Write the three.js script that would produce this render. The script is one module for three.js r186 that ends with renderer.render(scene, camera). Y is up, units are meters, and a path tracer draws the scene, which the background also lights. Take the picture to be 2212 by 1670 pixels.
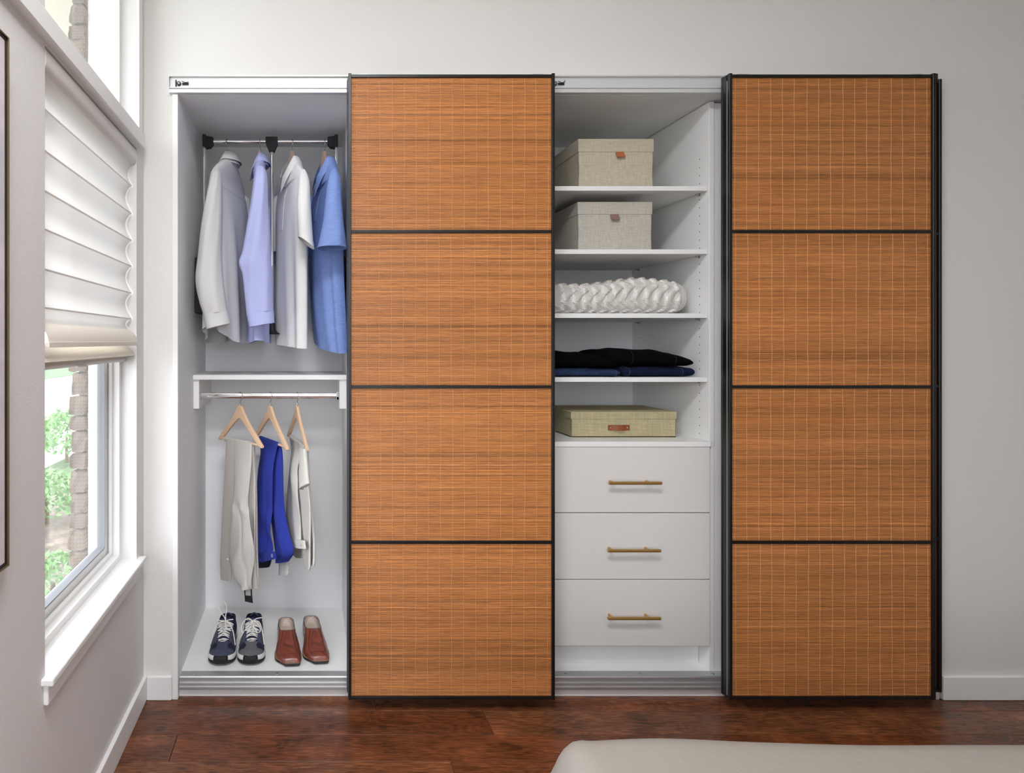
import * as THREE from 'three';
import { RoundedBoxGeometry } from 'three/addons/geometries/RoundedBoxGeometry.js';
import { mergeGeometries, mergeVertices } from 'three/addons/utils/BufferGeometryUtils.js';
import { RectAreaLightUniformsLib } from 'three/addons/lights/RectAreaLightUniformsLib.js';

// ---------------------------------------------------------------- camera, sky, light, exposure
RectAreaLightUniformsLib.init();
const scene = new THREE.Scene();
const CAMERA_HEIGHT = 1.35, CAMERA_DISTANCE = 2.25, FOCAL = 1285, CX = 665, CY = 738;   // lens shifted up-left of the frame's centre, in pixels of a 2212 x 1670 picture
const camera = new THREE.PerspectiveCamera(2 * Math.atan(932 / FOCAL) * 180 / Math.PI, 3094 / 1864, 0.05, 200);
camera.position.set(0, CAMERA_HEIGHT, CAMERA_DISTANCE);
camera.lookAt(0, CAMERA_HEIGHT, 0);
camera.setViewOffset(3094, 1864, 1547 - CX, 932 - CY, 2212, 1670);
camera.updateProjectionMatrix();

const renderer = new THREE.WebGLRenderer({ antialias: true });
renderer.toneMapping = THREE.LinearToneMapping;
renderer.toneMappingExposure = 1.62;
renderer.outputColorSpace = THREE.SRGBColorSpace;
renderer.shadowMap.enabled = true;

const SKY = 4.0;                                           // radiance of the bright overcast sky outside the windows
{
  const W = 64, H = 32, data = new Float32Array(W * H * 4);
  for (let r = 0; r < H; r++) for (let c = 0; c < W; c++) {
    const up = (r + 0.5) / H * 2 - 1, k = (r * W + c) * 4, t = Math.max(0, up);
    data[k] = SKY * (0.96 - 0.08 * t); data[k + 1] = SKY * (1.0 - 0.04 * t); data[k + 2] = SKY * 1.08; data[k + 3] = 1;
    if (up < 0) { data[k] = SKY * 0.25; data[k + 1] = SKY * 0.26; data[k + 2] = SKY * 0.24; }
  }
  const t = new THREE.DataTexture(data, W, H, THREE.RGBAFormat, THREE.FloatType);
  t.mapping = THREE.EquirectangularReflectionMapping; t.magFilter = THREE.LinearFilter; t.needsUpdate = true;
  scene.background = t;
}
const UNSEEN_LAMPS = [[0.0, 2.0, 0.9, 0.5, 22.0]];           // ceiling panels out of view, placed to light closet and back wall: x, z, width, depth, radiance

// ---------------------------------------------------------------- helpers
let seed = 7;
const rnd = () => { seed = (seed * 1664525 + 1013904223) >>> 0; return seed / 4294967296; };
const rr = (a, b) => a + (b - a) * rnd();
const V = (x, y, z) => new THREE.Vector3(x, y, z);
const clamp = (x, a = 0, b = 1) => Math.min(b, Math.max(a, x));
const mix = (a, b, t) => a + (b - a) * t;
const sstep = (a, b, x) => { const t = clamp((x - a) / (b - a)); return t * t * (3 - 2 * t); };
const mpp = (z) => (CAMERA_DISTANCE - z) / FOCAL;                                    // metres per picture pixel at depth z
const at = (px, py, z) => V((px - CX) * mpp(z), CAMERA_HEIGHT - (py - CY) * mpp(z), z);   // measured picture point -> place at depth z

function hash2(x, y, s) { let h = (x * 374761393 + y * 668265263 + s * 974634533) | 0; h = Math.imul(h ^ (h >>> 13), 1274126177); return ((h ^ (h >>> 16)) >>> 0) / 4294967296; }
function vnoise(x, y, px, py, s) {                                                   // value noise that repeats after px, py cells
  const ix = Math.floor(x), iy = Math.floor(y), fx = x - ix, fy = y - iy, u = fx * fx * (3 - 2 * fx), v = fy * fy * (3 - 2 * fy);
  const w = (a, n) => ((a % n) + n) % n;
  const a = hash2(w(ix, px), w(iy, py), s), b = hash2(w(ix + 1, px), w(iy, py), s), c = hash2(w(ix, px), w(iy + 1, py), s), d = hash2(w(ix + 1, px), w(iy + 1, py), s);
  return mix(mix(a, b, u), mix(c, d, u), v);
}
function fbm(u, v, cx, cy, oct, s) { let a = 0.5, t = 0, n = 0; for (let i = 0; i < oct; i++) { t += a * vnoise(u * cx, v * cy, cx, cy, s + i); n += a; a *= 0.5; cx *= 2; cy *= 2; } return t / n; }
function tex(w, h, f, srgb) {                                                        // f(u, v) -> [r, g, b] 0..1 or one number
  const d = new Uint8Array(w * h * 4);
  for (let y = 0; y < h; y++) for (let x = 0; x < w; x++) {
    const c = f((x + 0.5) / w, (y + 0.5) / h, x, y), k = (y * w + x) * 4;
    if (typeof c === 'number') d[k] = d[k + 1] = d[k + 2] = clamp(c) * 255; else { d[k] = clamp(c[0]) * 255; d[k + 1] = clamp(c[1]) * 255; d[k + 2] = clamp(c[2]) * 255; }
    d[k + 3] = 255;
  }
  const t = new THREE.DataTexture(d, w, h, THREE.RGBAFormat);
  t.wrapS = t.wrapT = THREE.RepeatWrapping; t.magFilter = THREE.LinearFilter; t.minFilter = THREE.LinearMipmapLinearFilter; t.generateMipmaps = true;
  if (srgb) t.colorSpace = THREE.SRGBColorSpace;
  t.needsUpdate = true; return t;
}
const rep = (t, u, v = u) => { const c = t.clone(); c.repeat.set(u, v); c.needsUpdate = true; return c; };
const C = (hex) => new THREE.Color(hex);
function mat(color, rough, more = {}) {
  const { name, ...m } = more;
  const k = ['clearcoat', 'sheen', 'transmission', 'anisotropy', 'ior', 'specularIntensity'].some((p) => p in m) ? THREE.MeshPhysicalMaterial : THREE.MeshStandardMaterial;
  return new k({ color: typeof color === 'string' ? C(color) : color, roughness: rough, ...m });
}
const used = new Map();
function numbered(n) { const k = used.get(n) ?? -1; used.set(n, k + 1); return k < 0 ? n : `${n}_${String(k + 1).padStart(3, '0')}`; }
function shade(o) { o.castShadow = o.receiveShadow = true; return o; }
function thing(name, label, category, p = [0, 0, 0], turn = 0, group) {
  const o = new THREE.Group(); o.name = numbered(name); o.position.set(...p); o.rotation.y = turn;
  o.userData.label = label; o.userData.category = category; if (group) o.userData.group = group;
  scene.add(o); return o;
}
function part(name, geo, m, parent, p, label) {
  const o = shade(new THREE.Mesh(Array.isArray(geo) ? join(geo) : geo, m)); o.name = numbered(name);
  if (p) o.position.set(...p); if (label) o.userData.label = label;
  parent.add(o); return o;
}
function struct(name, geo, m, p) { const o = part(name, geo, m, scene, p); o.userData.kind = 'structure'; return o; }
function join(list) {
  return mergeGeometries(list.map((g) => { const a = g.index ? g.toNonIndexed() : g; for (const k of Object.keys(a.attributes)) if (!['position', 'normal', 'uv'].includes(k)) a.deleteAttribute(k); return a; }));
}
function boxUV(g) {                                                                  // uv in metres, by the way each face points
  const p = g.attributes.position, n = g.attributes.normal, uv = new Float32Array(p.count * 2);
  for (let i = 0; i < p.count; i++) {
    const ax = Math.abs(n.getX(i)), ay = Math.abs(n.getY(i)), az = Math.abs(n.getZ(i));
    if (ax >= ay && ax >= az) { uv[2 * i] = p.getZ(i); uv[2 * i + 1] = p.getY(i); } else if (ay >= az) { uv[2 * i] = p.getX(i); uv[2 * i + 1] = p.getZ(i); } else { uv[2 * i] = p.getX(i); uv[2 * i + 1] = p.getY(i); }
  }
  g.setAttribute('uv', new THREE.BufferAttribute(uv, 2)); return g;
}
// a box from corner to corner, edges rounded by r
function bx(x0, y0, z0, x1, y1, z1, r = 0.0015, seg = 2) {
  const w = Math.abs(x1 - x0), h = Math.abs(y1 - y0), d = Math.abs(z1 - z0), q = Math.min(r, w * 0.45, h * 0.45, d * 0.45);
  const g = r > 0 ? new RoundedBoxGeometry(w, h, d, seg, q) : new THREE.BoxGeometry(w, h, d);
  g.translate((x0 + x1) / 2, (y0 + y1) / 2, (z0 + z1) / 2); return boxUV(g);
}
function cyl(a, b, r0, r1 = r0, n = 20) {                                            // a closed round bar from a to b
  const L = a.distanceTo(b), g = new THREE.CylinderGeometry(r1, r0, L, n); g.translate(0, L / 2, 0);
  g.applyQuaternion(new THREE.Quaternion().setFromUnitVectors(V(0, 1, 0), b.clone().sub(a).normalize())); g.translate(a.x, a.y, a.z); return g;
}
function tube(pts, r, seg = 40, n = 8, closed = false) {
  const g = new THREE.TubeGeometry(new THREE.CatmullRomCurve3(pts, closed, 'centripetal'), seg, r, n, closed);
  if (closed) return g;
  return join([g, new THREE.SphereGeometry(r, n, 6).translate(...pts[0].toArray()), new THREE.SphereGeometry(r, n, 6).translate(...pts[pts.length - 1].toArray())]);
}
// skin over rings of points; closed rings; caps close the first and last ring
function loft(rings, { capA = false, capB = false, closed = true } = {}) {
  const n = rings[0].length, m = rings.length, cols = closed ? n + 1 : n, pos = [], uv = [], idx = [];
  let v = 0;
  for (let j = 0; j < m; j++) {
    if (j) v += rings[j][0].distanceTo(rings[j - 1][0]);
    let u = 0;
    for (let i = 0; i < cols; i++) { const p = rings[j][i % n]; if (i) u += p.distanceTo(rings[j][(i - 1) % n]); pos.push(p.x, p.y, p.z); uv.push(u, v); }
  }
  for (let j = 0; j < m - 1; j++) for (let i = 0; i < cols - 1; i++) { const a = j * cols + i, b = a + 1, c = a + cols, d = c + 1; idx.push(a, c, b, b, c, d); }
  const cap = (j, flip) => {
    const o = pos.length / 3, mid = V(0, 0, 0); for (const p of rings[j]) mid.add(p); mid.multiplyScalar(1 / n);
    pos.push(mid.x, mid.y, mid.z); uv.push(0, 0);
    for (let i = 0; i < n; i++) { const p = rings[j][i]; pos.push(p.x, p.y, p.z); uv.push(p.x - mid.x, p.z - mid.z); }
    for (let i = 0; i < n; i++) { const a = o + 1 + i, b = o + 1 + (i + 1) % n; flip ? idx.push(o, b, a) : idx.push(o, a, b); }
  };
  if (capA) cap(0, false); if (capB) cap(m - 1, true);
  const g = new THREE.BufferGeometry();
  g.setAttribute('position', new THREE.Float32BufferAttribute(pos, 3)); g.setAttribute('uv', new THREE.Float32BufferAttribute(uv, 2)); g.setIndex(idx); g.computeVertexNormals();
  if (closed) { const N = g.attributes.normal; for (let j = 0; j < m; j++) { const a = j * cols, b = a + cols - 1, x = N.getX(a) + N.getX(b), y = N.getY(a) + N.getY(b), z = N.getZ(a) + N.getZ(b), l = Math.hypot(x, y, z) || 1; N.setXYZ(a, x / l, y / l, z / l); N.setXYZ(b, x / l, y / l, z / l); } }
  return g;
}
function spline(keys, n) {                                                           // rows of numbers, first column the position; n smooth rows
  const cols = Math.max(...keys.map((k) => k.length)), out = [], K = keys.length;
  keys = keys.map((k) => Array.from({ length: cols }, (_, i) => k[i] ?? 0));
  const tangent = (i, c) => { const a = keys[Math.max(0, i - 1)], b = keys[Math.min(K - 1, i + 1)]; return (b[c] - a[c]) / (b[0] - a[0]); };
  for (let j = 0; j < n; j++) {
    const x = mix(keys[0][0], keys[K - 1][0], j / (n - 1)); let i = 0;
    const up = keys[K - 1][0] > keys[0][0];
    while (i < K - 2 && (up ? x > keys[i + 1][0] : x < keys[i + 1][0])) i++;
    const a = keys[i], b = keys[i + 1], h = b[0] - a[0], t = (x - a[0]) / h;
    out.push(a.map((_, c) => c === 0 ? x : (2 * t ** 3 - 3 * t * t + 1) * a[c] + (t ** 3 - 2 * t * t + t) * h * tangent(i, c) + (-2 * t ** 3 + 3 * t * t) * b[c] + (t ** 3 - t * t) * h * tangent(i + 1, c)));
  }
  return out;
}
const ring = (n, f) => Array.from({ length: n }, (_, i) => f(i / n * 2 * Math.PI, i));
// ---------------------------------------------------------------- materials
const T = {
  plaster: tex(512, 512, (u, v) => 0.35 * fbm(u, v, 90, 90, 2, 11) + 0.65 * sstep(0.3, 0.75, vnoise(u * 40, v * 40, 40, 40, 5) * 0.7 + 0.3 * vnoise(u * 70, v * 70, 70, 70, 6))),
  weave: tex(128, 128, (u, v, x, y) => 0.5 + 0.22 * Math.sin(x / 128 * 2 * Math.PI * 32) * Math.sin(y / 128 * 2 * Math.PI * 32) + 0.25 * (hash2(x, y, 3) - 0.5)),
  linen: tex(512, 512, (u, v, x, y) => { const w = 0.55 * fbm(u, v, 90, 8, 3, 21) + 0.55 * fbm(u, v, 8, 90, 3, 22) + 0.25 * (hash2(x, y, 9) - 0.5) + 0.12 * (fbm(u, v, 5, 5, 3, 14) - 0.5); const k = 0.83 + 0.20 * (w - 0.55); return [k * 1.0, k * 0.98, k * 0.94]; }, true),
  grain: tex(512, 512, (u, v) => 0.5 * fbm(u, v, 5, 90, 3, 31) + 0.5 * fbm(u, v, 3, 26, 3, 32)),
  heather: tex(256, 256, (u, v, x, y) => { const k = 0.90 + 0.10 * (fbm(u, v, 10, 110, 2, 41) - 0.5) + 0.08 * (hash2(x, y, 8) - 0.5); return [k * 0.98, k * 0.98, k]; }, true),
  denim: tex(256, 256, (u, v, x, y) => { const k = 0.62 + 0.3 * (((x + y * 2) % 6) < 2 ? 1 : 0) * hash2(x, y, 4) + 0.5 * (fbm(u, v, 8, 40, 3, 51) - 0.5); return [k * 0.92, k * 0.96, k]; }, true),
  leather: tex(256, 256, (u, v) => 0.6 * fbm(u, v, 60, 60, 2, 61) + 0.4 * fbm(u, v, 12, 12, 2, 62)),
  leatherTone: tex(256, 256, (u, v) => { const k = 0.78 + 0.45 * (fbm(u, v, 5, 5, 4, 63) - 0.5); return [k, k * 0.96, k * 0.94]; }, true),
  stitch: tex(256, 256, (u, v, x, y) => { const a = (x % 16) / 16, b = (y % 16) / 16; return 0.5 + 0.5 * Math.max(0, 1 - 2.2 * Math.abs(b - 0.3 - 0.5 * Math.abs(a - 0.5))); }),
  bamboo: tex(1024, 256, (u, v, x, y) => {
    const s = 0.84 + 0.42 * (fbm(u, v, 6, 64, 4, 71) - 0.5) + 0.22 * (fbm(u, v, 24, 128, 2, 72) - 0.5), node = fbm(u, v, 90, 60, 2, 73) > 0.80 ? 0.08 : 0, d = sstep(0.64, 0.78, fbm(u, v, 10, 70, 3, 74)) * -0.16, k = clamp(s + node + d, 0.2, 1);
    return [k, k * (0.90 + 0.10 * s), k * (0.84 + 0.12 * s)];
  }, true),
  floor: tex(1024, 512, (u, v) => {
    const w = fbm(u, v, 7, 7, 3, 81) * 5.0 + fbm(u, v, 3, 3, 2, 82) * 4.0, rings = 0.5 + 0.5 * Math.sin(w * 9), fine = fbm(u, v, 40, 220, 2, 83), blot = fbm(u, v, 9, 8, 4, 84), knot = sstep(0.62, 0.78, fbm(u, v, 12, 8, 3, 85));
    const k = clamp(0.52 + 0.06 * (rings - 0.5) + 0.30 * (fine - 0.5) + 0.26 * (blot - 0.5) - 0.07 * knot, 0.25, 1);
    return [0.87 * k, 0.565 * k, 0.385 * k];
  }, true),
  stone: tex(256, 256, (u, v) => { const k = 0.72 + 0.5 * (fbm(u, v, 6, 6, 5, 91) - 0.5) + 0.25 * (fbm(u, v, 30, 30, 2, 92) - 0.5); return [k, k * 0.955, k * 0.90]; }, true),
  grass: tex(512, 512, (u, v) => { const k = fbm(u, v, 40, 40, 4, 95), b = fbm(u, v, 5, 5, 3, 96); return [0.30 + 0.30 * k + 0.22 * (b - 0.5), 0.42 + 0.30 * k, 0.26 + 0.25 * k + 0.1 * (b - 0.5)]; }, true),
  canvas: tex(256, 512, (u, v) => { const k = fbm(u, v, 3, 5, 5, 98), f = fbm(u, v, 40, 40, 2, 99); return [0.80 + 0.18 * (k - 0.5) + 0.06 * (f - 0.5), 0.775 + 0.14 * (k - 0.5) + 0.06 * (f - 0.5), 0.80 + 0.10 * (k - 0.5) + 0.06 * (f - 0.5)]; }, true),
  print: tex(128, 128, (u, v, x, y) => { const row = y % 16, on = row > 5 && row < 10 && hash2(x >> 2, y >> 4, 12) > 0.45 && x > 16 && x < 110 && y > 16; const k = on ? 0.62 : 0.97; return [k, k, k]; }, true),
  paper: tex(256, 256, (u, v) => 0.5 * fbm(u, v, 60, 12, 3, 101) + 0.5 * fbm(u, v, 24, 24, 3, 102)),
};
const M = {
  wall: mat('#e2e0dc', 0.85, { bumpMap: rep(T.plaster, 6.3), bumpScale: 0.00035, name: 'wall paint' }),
  wallLeft: mat('#e0dedc', 0.85, { bumpMap: rep(T.plaster, 6.3), bumpScale: 0.00025 }),
  ceiling: mat('#e9e7e2', 0.9, { bumpMap: rep(T.plaster, 3.2), bumpScale: 0.0008 }),
  trim: mat('#eeedeb', 0.42),
  closet: mat('#ededed', 0.62, { bumpMap: rep(T.plaster, 6), bumpScale: 0.00012 }),
  melamine: mat('#efeeec', 0.38),
  drawer: mat('#dedbd6', 0.45),
  hole: mat('#6c6966', 0.9),  // dark tone for the shade inside peg holes
  black: mat('#101011', 0.36),
  blackMatt: mat('#141416', 0.55),
  mechanism: mat('#1a1614', 0.6),
  pile: mat('#8f9194', 0.9),
  aluminium: mat('#c3c4c5', 0.42, { metalness: 0.75 }),
  railWhite: mat('#dcdddd', 0.38, { metalness: 0.25 }),
  steel: mat('#b8b8b8', 0.25, { metalness: 1 }),
  chrome: mat('#e9e9ea', 0.07, { metalness: 1 }),
  frameBrass: mat('#7c6a4c', 0.4, { metalness: 0.7 }),
  brass: mat('#c9a062', 0.34, { metalness: 0.85 }),
  rubber: mat('#141519', 0.7),
  glass: mat('#ffffff', 0.02, { transmission: 1, thickness: 0, ior: 1.45 }),
  bamboo: mat('#ffffff', 0.40, { map: T.bamboo, vertexColors: true, ior: 1.45 }),
  thread: mat('#dba273', 0.7),
  rearPanel: mat('#a8693c', 0.6, { map: rep(T.bamboo, 1.2, 9) }),
  hangerWood: mat('#e3bf9c', 0.45, { bumpMap: rep(T.grain, 4), bumpScale: 0.0003 }),
  hangerWoodPink: mat('#d9b7a6', 0.45),
  floorSlab: mat('#ffffff', 0.30, { map: rep(T.floor, 0.8, 1.6) }),
  joint: mat('#8a5334', 0.6),
  linen: mat('#e9e2d0', 0.9, { map: rep(T.linen, 5.5), bumpMap: rep(T.linen, 5.5), bumpScale: 0.0002 }),
  linenGrey: mat('#e4e2dc', 0.9, { map: rep(T.linen, 5.5), bumpMap: rep(T.linen, 5.5), bumpScale: 0.0002 }),
  linenFlat: mat('#d6cda9', 0.9, { map: rep(T.linen, 3), bumpMap: rep(T.linen, 3), bumpScale: 0.0003 }),
  tabTan: mat('#b0693f', 0.55, { bumpMap: rep(T.leather, 6), bumpScale: 0.0003 }),
  tabBrown: mat('#8a6f63', 0.55, { bumpMap: rep(T.leather, 6), bumpScale: 0.0003 }),
  strap: mat('#8c4a22', 0.5, { bumpMap: rep(T.leather, 6), bumpScale: 0.0003 }),
  knit: mat('#eee9e2', 0.95, { sheen: 0.4, bumpMap: rep(T.stitch, 9, 9), bumpScale: 0.0016 }),
  shade: mat('#f0eeea', 0.95, { transmission: 0.2, thickness: 0, side: THREE.DoubleSide, bumpMap: rep(T.paper, 4), bumpScale: 0.0003 }),
  shadeSolid: mat('#e6ded2', 0.9, { side: THREE.DoubleSide }),
  headrail: mat('#ddd8d2', 0.4),
  bedding: mat('#c2bcb2', 0.92, { sheen: 0.25, bumpMap: rep(T.weave, 12), bumpScale: 0.0004 }),
  stone: mat('#f2e4d6', 0.95, { map: rep(T.stone, 5), bumpMap: rep(T.stone, 9), bumpScale: 0.006 }),
  stucco: mat('#d9d4c8', 0.95),
  grass: mat('#a9aca0', 1, { map: rep(T.grass, 0.35) }),
  mulch: mat('#8b8378', 1, { map: rep(T.stone, 1.4) }),
  road: mat('#c9c8c4', 0.95),
  leaf: mat('#79a065', 0.8, { side: THREE.DoubleSide, transmission: 0.2, thickness: 0 }),
  bark: mat('#6d5c4c', 0.95),
  canvas: mat('#ffffff', 0.85, { map: T.canvas }),
  tagPaper: mat('#dededc', 0.7, { map: rep(T.print, 24, 24) }),
};
const cloth = (hex, more = {}) => mat(hex, 0.92, { side: THREE.DoubleSide, sheen: 0.2, bumpMap: rep(T.weave, 14), bumpScale: 0.0003, ...more });
// ---------------------------------------------------------------- room shell
const LX = -0.621, RX = 4.4, CEIL = 3.15, REAR = 3.4, THICK = 0.17;
// closet opening in the back wall: x from OPEN_L to OPEN_R, up to the head
const OPEN_L = -0.512, OPEN_R = 2.36, HEAD = 2.322;
struct('wall_back', [bx(LX - 0.05, -0.1, -0.11, OPEN_L, CEIL, 0, 0), bx(OPEN_L, HEAD, -0.11, OPEN_R, CEIL, 0, 0), bx(OPEN_R, -0.1, -0.11, RX + 0.05, CEIL, 0, 0)], M.wall);
// left wall with two stacked pairs of windows, the second pair out of view
const WZ0 = 0.093, WZ1 = 0.845, SILL = 0.562, TOPA = 2.05, SILLB = 2.112, TOPB = 2.93;
const WZ2 = 1.80, WZ3 = 3.08;  // second window pair is unseen, sized to light the right bay from the left
{
  const x0 = LX - THICK, x1 = LX, g = [];
  const band = (z0, z1, y0, y1) => g.push(bx(x0, y0, z0, x1, y1, z1, 0));
  band(-0.11, WZ0, -0.1, CEIL); band(WZ1, WZ2, -0.1, CEIL); band(WZ3, REAR, -0.1, CEIL);
  for (const [a, b] of [[WZ0, WZ1], [WZ2, WZ3]]) { band(a, b, -0.1, SILL - 0.017); band(a, b, TOPA, SILLB - 0.05); band(a, b, TOPB, CEIL); }
  struct('wall_left', g, M.wallLeft);
}
struct('wall_right', bx(RX, -0.1, -0.11, RX + 0.12, CEIL, REAR, 0), M.wall);  // out of view, set far off so that little light bounces back
const GX0 = -0.56, GX1 = 0.85, GY0 = 0.85, GY1 = 2.35;  // opening for the unseen rear window, sized for the light it gives
struct('wall_rear', [bx(LX - THICK, -0.1, REAR, GX0, CEIL, REAR + 0.12, 0), bx(GX1, -0.1, REAR, RX + 0.12, CEIL, REAR + 0.12, 0), bx(GX0, GY1, REAR, GX1, CEIL, REAR + 0.12, 0), bx(GX0, -0.1, REAR, GX1, GY0, REAR + 0.12, 0)], M.wall);
struct('ceiling', bx(LX - THICK, CEIL, -0.75, RX + 0.12, CEIL + 0.12, REAR + 0.12, 0), M.ceiling);
// floor: a slab, and planks with eased edges where the picture shows them
const floor = struct('floor', bx(LX - 0.05, -0.12, -0.11, RX + 0.05, -0.009, REAR + 0.05, 0), M.joint);
{
  const W = 0.1303, planks = [];
  const joints = { 0: [-0.9, 0.25, 1.62, 2.9, 3.8], 1: [-1.2, 0.639, 1.95, 3.2], 2: [-0.447, 1.06, 2.5], 3: [-0.8, 0.459, 1.75, 3.0], 4: [-0.2, 1.2, 2.4] };
  const tones = ['#e2c8b4', '#fff0dc', '#f0d8c2', '#f8e0ca', '#e8ccb6', '#fff2e0'].map((c, i) => { const m = mat(c, 0.27, { map: rep(T.floor, 0.8, 1.7), bumpMap: rep(T.floor, 0.8, 1.7), bumpScale: 0.0006, ior: 1.5 }); m.map.offset.set(0.17 * i, 0.31 * i); m.bumpMap.offset.copy(m.map.offset); return m; });
  for (let r = -1; r < 30; r++) {
    const z0 = 0.076 + (r - 1 + 0) * W, js = [LX + 0.001, ...(joints[r] ?? [rr(-0.5, 0.2), rr(0.7, 1.4), rr(2.0, 2.6)]).filter((x) => x > LX + 0.05 && x < RX - 0.05), RX - 0.001];
    if (z0 + W > REAR) break;
    for (let i = 0; i + 1 < js.length; i++) {
      const dx = rr(-3, 3), g = bx(js[i] + 0.0005, -0.012, z0 + 0.0005, js[i + 1] - 0.0005, 0, z0 + W - 0.0005, 0.0014, 1), uv = g.attributes.uv;
      for (let k = 0; k < uv.count; k++) uv.setX(k, uv.getX(k) + dx);
      part('plank', g, tones[Math.floor(rnd() * tones.length)], floor);
    }
  }
}
// baseboards with an eased cap
function baseboard(name, x0, z0, x1, z1) { struct(name, bx(x0, 0, z0, x1, 0.09, z1, 0.004, 3), M.trim); }
baseboard('baseboard_back_left', LX + 0.015, 0, OPEN_L, 0.015);
baseboard('baseboard_back_right', OPEN_R + 0.03, 0, RX, 0.015);
baseboard('baseboard_left', LX, 0, LX + 0.015, REAR);
baseboard('baseboard_right', RX - 0.015, 0, RX, REAR);
// closet alcove behind the opening
const NL = -0.49, NB = -0.605, NF = 0.0725, NT = 2.283, PART = 0.165, CABL = 0.62, CABR = 1.556;
struct('wall_closet_left', [bx(NL - 0.12, -0.1, NB - 0.05, NL, HEAD, -0.11, 0), bx(OPEN_L + 0.0005, -0.1, -0.11, NL, NT, -0.003, 0)], M.closet);
struct('wall_closet_back', bx(NL - 0.12, -0.1, NB - 0.06, OPEN_R + 0.2, HEAD + 0.1, NB, 0), M.closet);
struct('wall_closet_right', bx(OPEN_R, -0.1, NB, OPEN_R + 0.12, HEAD, -0.11, 0), M.closet);
struct('wall_closet_middle', bx(PART, -0.1, NB, PART + 0.09, NT, -0.03, 0), M.closet);
struct('ceiling_closet', bx(NL - 0.1, NT, NB, OPEN_R + 0.1, HEAD, -0.0005, 0), M.closet);
struct('floor_closet', bx(NL - 0.1, -0.1, NB, OPEN_R + 0.1, NF, -0.03, 0.001), M.melamine);
struct('trim_1', bx(OPEN_L + 0.0005, 0, -0.003, NL, NT, 0.008, 0.0015), M.trim);
struct('trim_2', bx(OPEN_R - 0.006, 0, -0.11, OPEN_R + 0.02, NT + 0.01, 0.008, 0.002), M.trim);
struct('trim_3', bx(NL, -0.002, -0.075, OPEN_R - 0.006, 0.025, -0.016, 0.002), M.trim);

// windows: casing, frame, sash and pane
function windowUnit(n, z0, z1, y0, y1, sash) {
  const t = new THREE.Group(); t.name = numbered('window_' + n); t.userData.kind = 'structure'; scene.add(t);
  const gx = -0.735;
  const frameOf = (x0, x1, w, a0, a1, b0, b1, r) => [bx(x0, b0, a0, x1, b1, a0 + w, r), bx(x0, b0, a1 - w, x1, b1, a1, r), bx(x0, b0, a0 + w, x1, b0 + w, a1 - w, r), bx(x0, b1 - w, a0 + w, x1, b1, a1 - w, r)];
  part('window_frame', frameOf(-0.79, -0.676, 0.022, z0, z1, y0, y1, 0.002), M.trim, t);
  if (sash) {
    part('window_stop', frameOf(-0.712, -0.698, 0.036, z0, z1, y0, y1, 0.004), M.trim, t);
    const s = part('window_sash', frameOf(-0.752, -0.716, 0.058, z0 + 0.003, z1 - 0.003, y0 + 0.003, y1 - 0.003, 0.006), M.trim, t);
    part('glazing_seal', frameOf(-0.742, -0.7145, 0.003, z0 + 0.061, z1 - 0.061, y0 + 0.061, y1 - 0.061, 0), M.pile, s);
    part('pane', bx(gx - 0.002, y0 + 0.06, z0 + 0.06, gx + 0.002, y1 - 0.06, z1 - 0.06, 0), M.glass, t);
  } else {
    part('pane', bx(gx - 0.002, y0 + 0.02, z0 + 0.02, gx + 0.002, y1 - 0.02, z1 - 0.02, 0), M.glass, t);
  }
  return t;
}
windowUnit(1, WZ0, WZ1, SILL, TOPA, true);
windowUnit(2, WZ0, WZ1, SILLB, TOPB, false);
windowUnit(3, WZ2, WZ3, SILL, TOPA, true);
windowUnit(4, WZ2, WZ3, SILLB, TOPB, false);  // this window and the one below it are out of view, lighting the closet
// unseen window behind the camera, placed to light the closet from the front
{
  const t = new THREE.Group(); t.name = 'window_5'; t.userData.kind = 'structure'; scene.add(t);
  const xm = (GX0 + GX1) / 2, z = REAR + 0.06, bars = [[GX0, GX0 + 0.05], [xm - 0.05, xm + 0.05], [GX1 - 0.05, GX1]];
  part('window_frame', [...bars.map(([a, b]) => bx(a, GY0, z - 0.03, b, GY1, z + 0.03, 0.003)), bx(GX0, GY0, z - 0.03, GX1, GY0 + 0.06, z + 0.03, 0.003), bx(GX0, GY1 - 0.06, z - 0.03, GX1, GY1, z + 0.03, 0.003)], M.trim, t);
  for (const [a, b] of [[GX0 + 0.05, xm - 0.05], [xm + 0.05, GX1 - 0.05]]) part('pane', bx(a, GY0 + 0.06, z - 0.003, b, GY1 - 0.06, z + 0.003, 0), M.glass, t);
}
// stools with aprons below, and the sills under the upper windows
function stool(n, z0, z1) {
  struct('sill_' + n, [bx(-0.70, SILL - 0.017, z0, LX + 0.001, SILL, z1, 0.001), bx(LX - 0.002, SILL - 0.017, z0 - 0.033, LX + 0.028, SILL, z1 + 0.02, 0.004, 3)], M.trim);
  struct('trim_apron_' + n, bx(LX, SILL - 0.066, z0 - 0.012, LX + 0.013, SILL - 0.017, z1 + 0.012, 0.004, 3), M.trim);
}
stool(1, WZ0, WZ1); stool(2, WZ2, WZ3);
struct('trim_4', bx(-0.70, SILLB - 0.054, 0.055, LX + 0.022, SILLB, 1.32, 0.004, 3), M.trim);
struct('trim_5', bx(LX - 0.002, SILLB, 0.05, LX + 0.010, TOPB + 0.06, WZ0, 0.002), M.trim);
struct('trim_6', bx(-0.70, SILLB - 0.054, WZ2 - 0.02, LX + 0.022, SILLB, WZ3 + 0.05, 0.004, 3), M.trim);

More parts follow.
